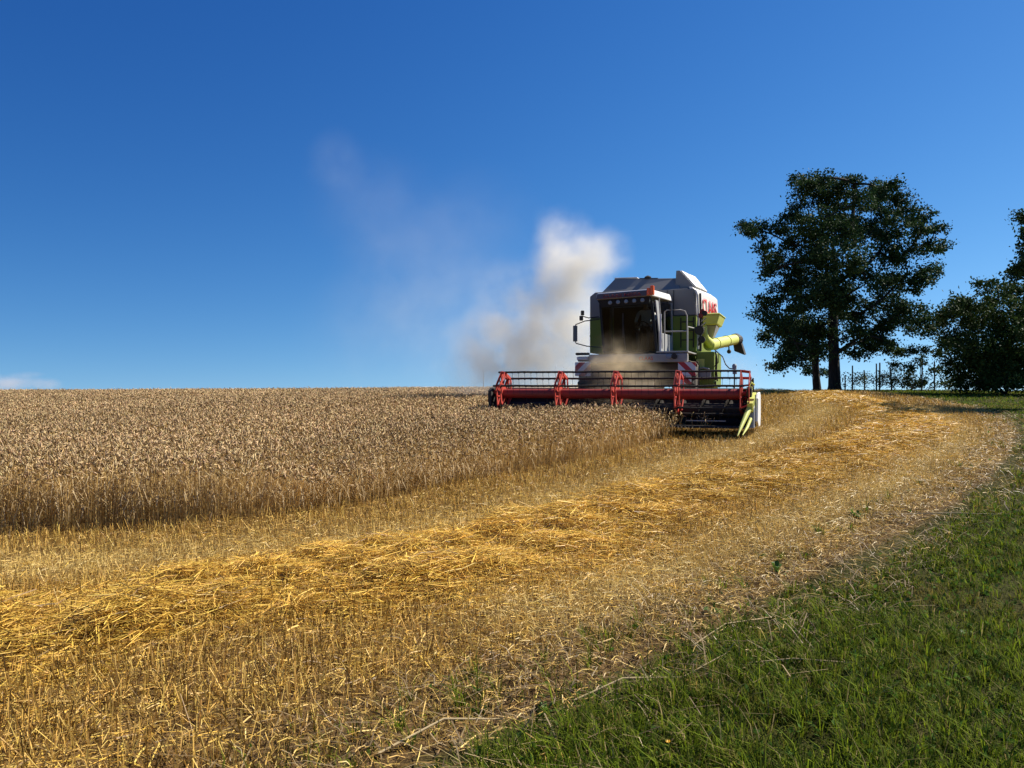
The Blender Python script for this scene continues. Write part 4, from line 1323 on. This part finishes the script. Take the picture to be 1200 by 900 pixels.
tree('oak_tree', 'big broad oak with a dark green open crown on the crest right of the harvester', 'tree', (bx_, by_),
     px_blobs(oak, k, (380, 832), 3.6, (bx_, by_)), [(0, 0, -0.2), (0.0, 0, 0.3), (-0.03, 0, 2.0), (-0.05, 0.1, 4.0), (0.1, 0, 6.0), (0.0, 0.3, 8.6)],
     [0.46, 0.34, 0.28, 0.26, 0.16, 0.04], 0.16, 70, 0.42, 5.6)
second = [(150, 640, 34), (215, 690, 45), (260, 640, 55), (200, 610, 50), (310, 690, 45), (330, 640, 50), (170, 735, 20), (250, 580, 60)]
bx2, by2 = (957.5 - 600) / 906 * 46.5, 46.5
k2 = 1 / 57.8
tree('oak_tree', 'slimmer leaning tree with a thin dark trunk just left of the big oak trunk', 'tree', (bx2, by2),
     px_blobs(second, k2, (318, 830), 2.0, (bx2, by2)), [(0, 0, -0.2), (0.0, 0, 0.3), (-0.05, 0, 1.0), (-0.12, 0, 1.6), (0.05, 0.1, 3.0), (0.1, 0, 4.5)], [0.3, 0.23, 0.19, 0.22, 0.13, 0.05], 0.165, 78, 0.45, 5.4)

# dense bushy tree at the right, foliage down to the ground
kb = 1 / 73.5
bush = [(800, 545, 42), (770, 560, 24), (850, 520, 62), (905, 480, 50), (960, 490, 52), (1020, 500, 55), (1080, 500, 60), (830, 590, 70), (900, 580, 80), (990, 580, 90), (1070, 580, 90), (1140, 560, 80),
        (815, 660, 50), (790, 640, 36), (860, 680, 85), (950, 680, 95), (1040, 680, 95), (1130, 670, 95), (1200, 640, 80), (815, 740, 50), (880, 760, 80), (960, 770, 75), (1050, 770, 80), (1140, 770, 75), (820, 790, 38), (1220, 740, 70), (1220, 560, 60), (910, 800, 45), (1000, 805, 45), (1090, 800, 45), (840, 815, 30), (955, 800, 45), (1045, 805, 45), (1150, 800, 45), (880, 720, 60), (1000, 720, 60)]
bxb, byb = (850 + 985 / 3 - 600) / 906 * 36.0, 36.0
tree('bush', 'dense dark round bush reaching down to the grass at the right edge', 'bush', (bxb, byb), px_blobs(bush, kb, (985, 838), 2.2, (bxb, byb)), None, None, 0.13, 78, 0.38, 7.5, limb_r=0.06,
     tints=((0.022, 0.043, 0.010), (0.072, 0.118, 0.026)))
# tall tree mostly outside the frame
kt = 1 / 106.6
tall = [(1075, 300, 40), (1020, 385, 32), (1060, 370, 50), (1110, 330, 60), (1120, 240, 55), (1075, 250, 30), (1050, 190, 26), (1090, 180, 40), (1150, 170, 60), (1190, 250, 80), (1180, 360, 80), (1230, 160, 70), (1260, 270, 90), (1250, 390, 80), (1120, 420, 55), (1200, 460, 60), (1300, 330, 80), (1210, 90, 50)]
bxt, byt = (850 + 1215 / 3 - 600) / 906 * 25.5, 25.5
tree('lime_tree', 'tall dark tree whose crown reaches in at the right edge above the bush', 'tree', (bxt, byt), px_blobs(tall, kt, (1215, 858), 2.0, (bxt, byt)),
     [(0, 0, -0.2), (0, 0, 0.4), (0.05, 0, 2.5), (0, 0.1, 4.5), (0.1, 0, 6.5)], [0.30, 0.22, 0.17, 0.11, 0.04], 0.12, 66, 0.32, 9)
# young tree and low shrubs along the fence
ks = 1 / 62.6
sap = [(620, 700, 20), (640, 745, 26), (650, 790, 28), (690, 725, 24), (735, 690, 18), (700, 690, 16), (740, 750, 26), (700, 785, 28), (660, 690, 16), (600, 740, 12), (640, 815, 20), (690, 818, 22), (740, 815, 24), (610, 690, 10), (770, 800, 24)]
bxs, bys = (850 + 690 / 3 - 600) / 906 * 42.5, 42.5
tree('sapling', 'thin loose young tree behind the posts between the oak and the round bush', 'tree', (bxs, bys), px_blobs(sap, ks, (690, 828), 0.8, (bxs, bys)), None, None, 0.13, 46, 0.34, 10.0, limb_r=0.03, tints=((0.025, 0.048, 0.013), (0.09, 0.14, 0.035)))
low = [(290, 818, 12), (310, 812, 16), (330, 818, 12), (345, 824, 8)]
bxl, byl = (850 + 310 / 3 - 600) / 906 * 58, 58
gx_l = 1 / 47.0
lowb = [((cx - 310) * gx_l, 0.2 * random.uniform(-1, 1), (846 - cy_) * gx_l + 0.9, r * gx_l) for cx, cy_, r in low]
tree('bush', 'low rounded bush just beyond the crest left of the oak trunks', 'bush', (bxl, byl), lowb, None, None, 0.16, 40, 0.34, 8.0, limb_r=0.04)
for i, (cx, lab) in enumerate(((455, 'thin weedy shrub between the oak trunk and the first fence posts'), (640, 'leafy low shrub under the young tree'), (520, 'thin weedy shrub at the foot of the paired fence posts'), (595, 'thin weedy shrub at the foot of the bent fence post'), (800, 'pale dry weeds in front of the round bush'))):
    d_ = 41.5
    wx = (850 + cx / 3 - 600) / 906 * d_
    bl = [(random.uniform(-0.7, 0.7), random.uniform(-0.2, 0.2), random.uniform(0.15, 0.95), 0.34) for _ in range(10)]
    tree('shrub', lab, 'shrub', (wx, d_), bl, None, None, 0.09, 12, 0.3, 9.0, limb_r=0.012, tints=((0.05, 0.07, 0.02), (0.16, 0.17, 0.06)))

# fence posts
for (cx, top, lean, r, lab) in ((421, 775, 0.0, 0.045, 'short grey wooden post just right of the oak trunk'),
                                (446, 742, 0.01, 0.05, 'taller grey post, second right of the oak trunk'),
                                (490, 758, -0.03, 0.05, 'grey post leaning slightly, left of the paired posts'),
                                (531, 735, 0.0, 0.05, 'left one of two fence posts standing close together'),
                                (542, 732, 0.01, 0.055, 'right one of two fence posts standing close together'),
                                (586, 745, -0.09, 0.055, 'fence post tilted to the left beside the young tree'),
                                (690, 722, 0.02, 0.05, 'slim post in front of the young tree'),
                                (735, 726, 0.0, 0.05, 'upright post at the left edge of the round bush')):
    d_ = 42.0
    wx = (850 + cx / 3 - 600) / 906 * d_
    zb = zf(wx, d_)
    h = (830 - top) / 3 / 906 * d_ + 0.05
    m = MB()
    m.tube([(0, 0, -0.25), (lean * h * 0.5 + 0.005, 0, h * 0.5), (lean * h, 0, h)], [r * 0.85, r * 0.8, r * 0.72], 9)
    o = m.build('fence_post', M_wood, None, 0.006)
    o.location = (wx, d_, zb)
    tag(o, lab, 'post', 'fence posts on the crest')

# thin mast far behind the wheat
m = MB(); m.tube([(0, 0, -3), (0, 0, 0.9), (0, 0, 3.2)], [0.05, 0.045, 0.02], 6); m.tube([(-0.25, 0, 2.9), (0.25, 0, 2.9)], 0.012, 5)
o = m.build('mast', M_grey); xm = (566.5 - 600) / 906 * 85
o.location = (xm, 85, 0.2); tag(o, 'thin pale mast standing far beyond the wheat left of the harvester', 'mast')

# dry stalks lying at the edge of the field
M_stalk = paint('dry_stalk', (0.46, 0.35, 0.18), 0.8, 0.3, scale=12)
for (pp, lab, r) in (([(672, 828), (730, 812), (800, 800), (852, 781)], 'long bare dry stalk lying across the grass nearest the camera', 0.005),
                    ([(812, 762), (850, 745), (905, 728)], 'bent dry stalk on the bare strip above the longest stalk', 0.0045),
                    ([(860, 785), (930, 788), (1002, 783)], 'straight thin dry stalk lying in the middle of the grass', 0.004),
                    ([(1040, 606), (1110, 609), (1178, 606)], 'level dry stem lying at the field edge far up the grass', 0.006),
                    ([(440, 893), (520, 862), (590, 850)], 'dry stalk at the lower end of the bare strip', 0.006)):
    pts = []
    for i, (a, b) in enumerate(pp):
        x, y = pix(a, b); pts.append(Vector((x, y, zf(x, y) + 0.03 + 0.05 * (i % 2))))
    c = sum(pts, Vector()) / len(pts)
    m = MB(); m.tube([p - c for p in pts], [r * (1 - 0.5 * i / len(pts)) for i in range(len(pts))], 7)
    d_ = (pts[-1] - pts[0]).normalized()
    for q in range(3):
        s_ = pts[-1] - c - d_ * 0.06 * q * len(pts)
        m.tube([s_, s_ + Vector((random.uniform(-.05, .05), random.uniform(-.05, .1), random.uniform(0.02, .09)))], r * 0.4, 5)
    o = m.build('dry_stalk', M_stalk, None, 0, True); o.location = c
    tag(o, lab, 'dry stalk', 'dry stalks along the field edge')

# weeds with broad leaves
M_weed = plant_mat('weed_leaves', 0.3, 0.5, 0.3)
for (a, b, n_, sz, lab) in ((1003, 607, 16, 0.10, 'bushy green weed at the field edge beside the level dry stem'),
                            (910, 672, 14, 0.10, 'low broad leaved weed halfway along the field edge'),
                            (1130, 745, 12, 0.06, 'leafy rosette in the grass at the right'),
                            (835, 720, 12, 0.08, 'small weed on the bare strip between stubble and grass'),
                            (640, 835, 14, 0.06, 'leafy weed at the grass tip next to the longest dry stalk')):
    x, y = pix(a, b)
    lv = Soup()
    d = RNG.normal(size=(n_, 3)); d[:, 2] = np.abs(d[:, 2]) * 0.7 + 0.25; d /= np.linalg.norm(d, axis=1, keepdims=True)
    L = sz * RNG.uniform(0.7, 1.4, n_)[:, None]
    p0 = np.zeros((n_, 3)); p1 = d * L * 0.5; p2 = d * L * 0.85; p3 = d * L * 1.1; p3[:, 2] -= 0.25 * L[:, 0]
    sd = np.cross(d, np.array([[0, 0, 1.0]])); sd /= np.linalg.norm(sd, axis=1, keepdims=True)
    lv.strips(np.stack([p0, p1, p2, p3], 1), np.tile(np.array([[0.004, 0.017, 0.02, 0.003]]), (n_, 1)) * sz / 0.1, sd, mixc((0.05, 0.10, 0.012), (0.13, 0.22, 0.03), RNG.random(n_)))
    o = lv.build('weed', M_weed); o.location = (x, y, zf(x, y))
    tag(o, lab, 'weed', 'weeds along the field edge')

# the yellow flower at the bottom edge
x, y = pix(782, 893)
fl = empty('yellow_flower', (x, y, zf(x, y))); tag(fl, 'single small yellow flower in the grass at the bottom edge', 'flower')
m = MB(); m.tube([(0, 0, 0), (0.006, 0.0, 0.05), (0.004, -0.004, 0.085)], 0.0022, 6); m.build('stem', M_dkgreen, fl)
M_petal, n_, l_, p_ = newmat('yellow_petals'); p_.inputs['Base Color'].default_value = (0.8, 0.42, 0.01, 1)
m = MB()
for q in range(18):
    a = q * 2 * math.pi / 18; r = 0.014 if q % 2 else 0.010
    c_, s_ = math.cos(a), math.sin(a)
    m.hexa([(0.004 - s_ * .002, -0.004 + c_ * .002, 0.086), (0.004 + s_ * .002, -0.004 - c_ * .002, 0.086), (0.004 + c_ * r + s_ * .002, -0.004 + s_ * r - c_ * .002, 0.092), (0.004 + c_ * r - s_ * .002, -0.004 + s_ * r + c_ * .002, 0.092),
            (0.004 - s_ * .002, -0.004 + c_ * .002, 0.088), (0.004 + s_ * .002, -0.004 - c_ * .002, 0.088), (0.004 + c_ * r + s_ * .002, -0.004 + s_ * r - c_ * .002, 0.0935), (0.004 + c_ * r - s_ * .002, -0.004 + s_ * r + c_ * .002, 0.0935)])
m.build('petals', M_petal, fl)

# ------------------------------------------------------------------ dust, chaff and cloud (volumes)
def cloud_volume(name, label, kind, blobs, colour, density, noise_scale, lo, hi, aniso=0.2, cat=None, distort=0.6):
    """one closed hull round soft ellipsoids (centre, radii, strength), filled with broken-up density"""
    mn = Vector((min(c[i] - r[i] for c, r, s in blobs) for i in range(3)))
    mxv = Vector((max(c[i] + r[i] for c, r, s in blobs) for i in range(3)))
    # the hull is the convex wrap of the ellipsoids
    bm = bmesh.new()
    for c, r, s in blobs:
        bmesh.ops.create_icosphere(bm, subdivisions=2, radius=1.0, matrix=Matrix.Translation(c) @ Matrix.Diagonal((r[0], r[1], r[2], 1)))
    res = bmesh.ops.convex_hull(bm, input=bm.verts[:])
    bmesh.ops.delete(bm, geom=[v for v in bm.verts if not v.link_faces], context='VERTS')
    inside = [e for e in res['geom_interior'] + res['geom_unused'] if isinstance(e, bmesh.types.BMVert) and e.is_valid]
    bmesh.ops.delete(bm, geom=inside, context='VERTS')
    me = bpy.data.meshes.new(name); bm.to_mesh(me); bm.free()
    o = bpy.data.objects.new(name, me); COL.objects.link(o)
    m = bpy.data.materials.new(name); m.use_nodes = True
    n, l = m.node_tree.nodes, m.node_tree.links
    n.remove(n['Principled BSDF'])
    tc = n.new('ShaderNodeTexCoord')
    no = n.new('ShaderNodeTexNoise'); no.inputs['Scale'].default_value = noise_scale; no.inputs['Detail'].default_value = 6; no.inputs['Roughness'].default_value = 0.6
    l.new(tc.outputs['Object'], no.inputs['Vector'])
    nd = n.new('ShaderNodeTexNoise'); nd.inputs['Scale'].default_value = noise_scale * 0.6; nd.inputs['Detail'].default_value = 3
    l.new(tc.outputs['Object'], nd.inputs['Vector'])
    sb = n.new('ShaderNodeVectorMath'); sb.operation = 'SUBTRACT'; sb.inputs[1].default_value = (0.5, 0.5, 0.5)
    l.new(nd.outputs['Color'], sb.inputs[0])
    sc = n.new('ShaderNodeVectorMath'); sc.operation = 'SCALE'; sc.inputs['Scale'].default_value = distort
    l.new(sb.outputs[0], sc.inputs[0])
    ad = n.new('ShaderNodeVectorMath'); ad.operation = 'ADD'
    l.new(tc.outputs['Object'], ad.inputs[0]); l.new(sc.outputs[0], ad.inputs[1])
    acc = None
    for c, r, s in blobs:
        a = n.new('ShaderNodeVectorMath'); a.operation = 'SUBTRACT'; a.inputs[1].default_value = c
        l.new(ad.outputs[0], a.inputs[0])
        b = n.new('ShaderNodeVectorMath'); b.operation = 'DIVIDE'; b.inputs[1].default_value = r
        l.new(a.outputs[0], b.inputs[0])
        g = n.new('ShaderNodeVectorMath'); g.operation = 'LENGTH'; l.new(b.outputs[0], g.inputs[0])
        mr = n.new('ShaderNodeMapRange'); mr.interpolation_type = 'SMOOTHSTEP'
        mr.inputs[1].default_value = 0.0; mr.inputs[2].default_value = 0.95; mr.inputs[3].default_value = s; mr.inputs[4].default_value = 0.0
        l.new(g.outputs['Value'], mr.inputs[0])
        if acc is None: acc = mr.outputs[0]
        else:
            p = n.new('ShaderNodeMath'); p.operation = 'ADD'; l.new(acc, p.inputs[0]); l.new(mr.outputs[0], p.inputs[1]); acc = p.outputs[0]
    nr = n.new('ShaderNodeMapRange'); nr.inputs[1].default_value = lo; nr.inputs[2].default_value = hi; nr.inputs[3].default_value = 0.08; nr.inputs[4].default_value = 1.0
    l.new(no.outputs[0], nr.inputs[0])
    mu = n.new('ShaderNodeMath'); mu.operation = 'MULTIPLY'; l.new(acc, mu.inputs[0]); l.new(nr.outputs[0], mu.inputs[1])
    m2 = n.new('ShaderNodeMath'); m2.operation = 'MULTIPLY'; m2.inputs[1].default_value = density; l.new(mu.outputs[0], m2.inputs[0])
    pv = n.new('ShaderNodeVolumePrincipled'); pv.inputs['Color'].default_value = (*colour, 1); pv.inputs['Anisotropy'].default_value = aniso
    l.new(m2.outputs[0], pv.inputs['Density'])
    l.new(pv.outputs[0], n['Material Output'].inputs['Volume'])
    me.materials.append(m)
    tag(o, label, cat, None, kind)
    return o


def at(px, py, d):
    return ((px - 600) / 906 * d, d, EYE - (py - 450) / 906 * d)


D = 28.5
dust = [(at(668, 312, D), (2.0, 1.8, 2.3), 1.5), (at(648, 270, D), (0.9, 0.9, 1.3), 0.35), (at(702, 298, D), (1.5, 1.4, 1.5), 0.8), (at(664, 370, D), (2.4, 2.0, 2.8), 1.2),
        (at(625, 392, D), (3.2, 2.2, 2.6), 0.9), (at(588, 412, D), (2.9, 2.0, 2.2), 0.8), (at(640, 440, D), (3.4, 2.2, 2.0), 0.9), (at(570, 440, D), (2.6, 1.8, 1.7), 0.6), (at(610, 350, D), (2.4, 1.8, 2.2), 0.35)]
cloud_volume('dust_cloud', 'pale grey dust rising behind the left side of the harvester', 'stuff', dust, (0.98, 0.95, 0.865), 1.05, 1.05, 0.35, 0.66, 0.25, distort=1.35)
hz = [(at(395, 192, 31), (1.6, 1.6, 1.7), 0.55), (at(440, 240, 31), (3.6, 2.2, 3.0), 0.36), (at(490, 320, 31), (4.4, 2.4, 4.0), 0.50), (at(450, 390, 31), (4.4, 2.4, 3.6), 0.45), (at(530, 385, 31), (4.0, 2.4, 4.0), 0.55), (at(560, 270, 31), (3.4, 2.2, 3.4), 0.28)]
cloud_volume('dust_haze', 'thin drifting dust haze high to the left of the harvester', 'stuff', hz, (0.90, 0.92, 0.90), 0.16, 0.6, 0.28, 0.72, 0.2)
L_ = lambda x, y, z: (*mw(x, y), MO[2] + z)
ch = [(L_(-0.2, 1.25, 1.40), (1.5, 0.7, 0.60), 0.8), (L_(-0.55, 1.3, 1.66), (0.9, 0.6, 0.62), 0.7), (L_(0.15, 1.3, 1.60), (1.0, 0.6, 0.6), 0.6), (L_(0.2, 0.7, 0.85), (1.3, 0.6, 0.5), 0.55),
      (L_(-1.0, 1.3, 1.35), (0.9, 0.5, 0.5), 0.45), (L_(0.0, 1.4, 2.1), (1.2, 0.5, 0.5), 0.08), (L_(-0.35, 1.35, 2.0), (0.5, 0.4, 0.5), 0.22), (L_(0.9, 1.0, 1.2), (1.0, 0.5, 0.45), 0.2)]
cloud_volume('chaff_dust', 'tan chaff dust boiling up in front of the cab above the reel', 'stuff', ch, (0.95, 0.80, 0.54), 2.6, 2.2, 0.34, 0.66, 0.2, distort=0.9)
rd = [(at(868, 440, 27), (1.2, 1.2, 1.2), 0.5), (at(845, 432, 27), (0.9, 1.0, 0.9), 0.4)]
cloud_volume('side_dust', 'faint dust haze beside the rear of the harvester at the right', 'stuff', rd, (0.93, 0.86, 0.76), 0.5, 0.9, 0.3, 0.7, 0.2)
cl = [(at(-40, 452, 3000), (260, 120, 60), 0.9), (at(20, 450, 3000), (130, 80, 42), 0.9), (at(55, 452, 3000), (70, 60, 36), 0.8), (at(30, 440, 3000), (90, 50, 18), 0.5), (at(-10, 441, 3000), (70, 50, 20), 0.6)]
cloud_volume('cloud', 'low white cloud bank on the horizon at the left edge', None, cl, (0.97, 0.97, 0.98), 0.012, 0.014, 0.30, 0.62, 0.3, cat='cloud', distort=40)
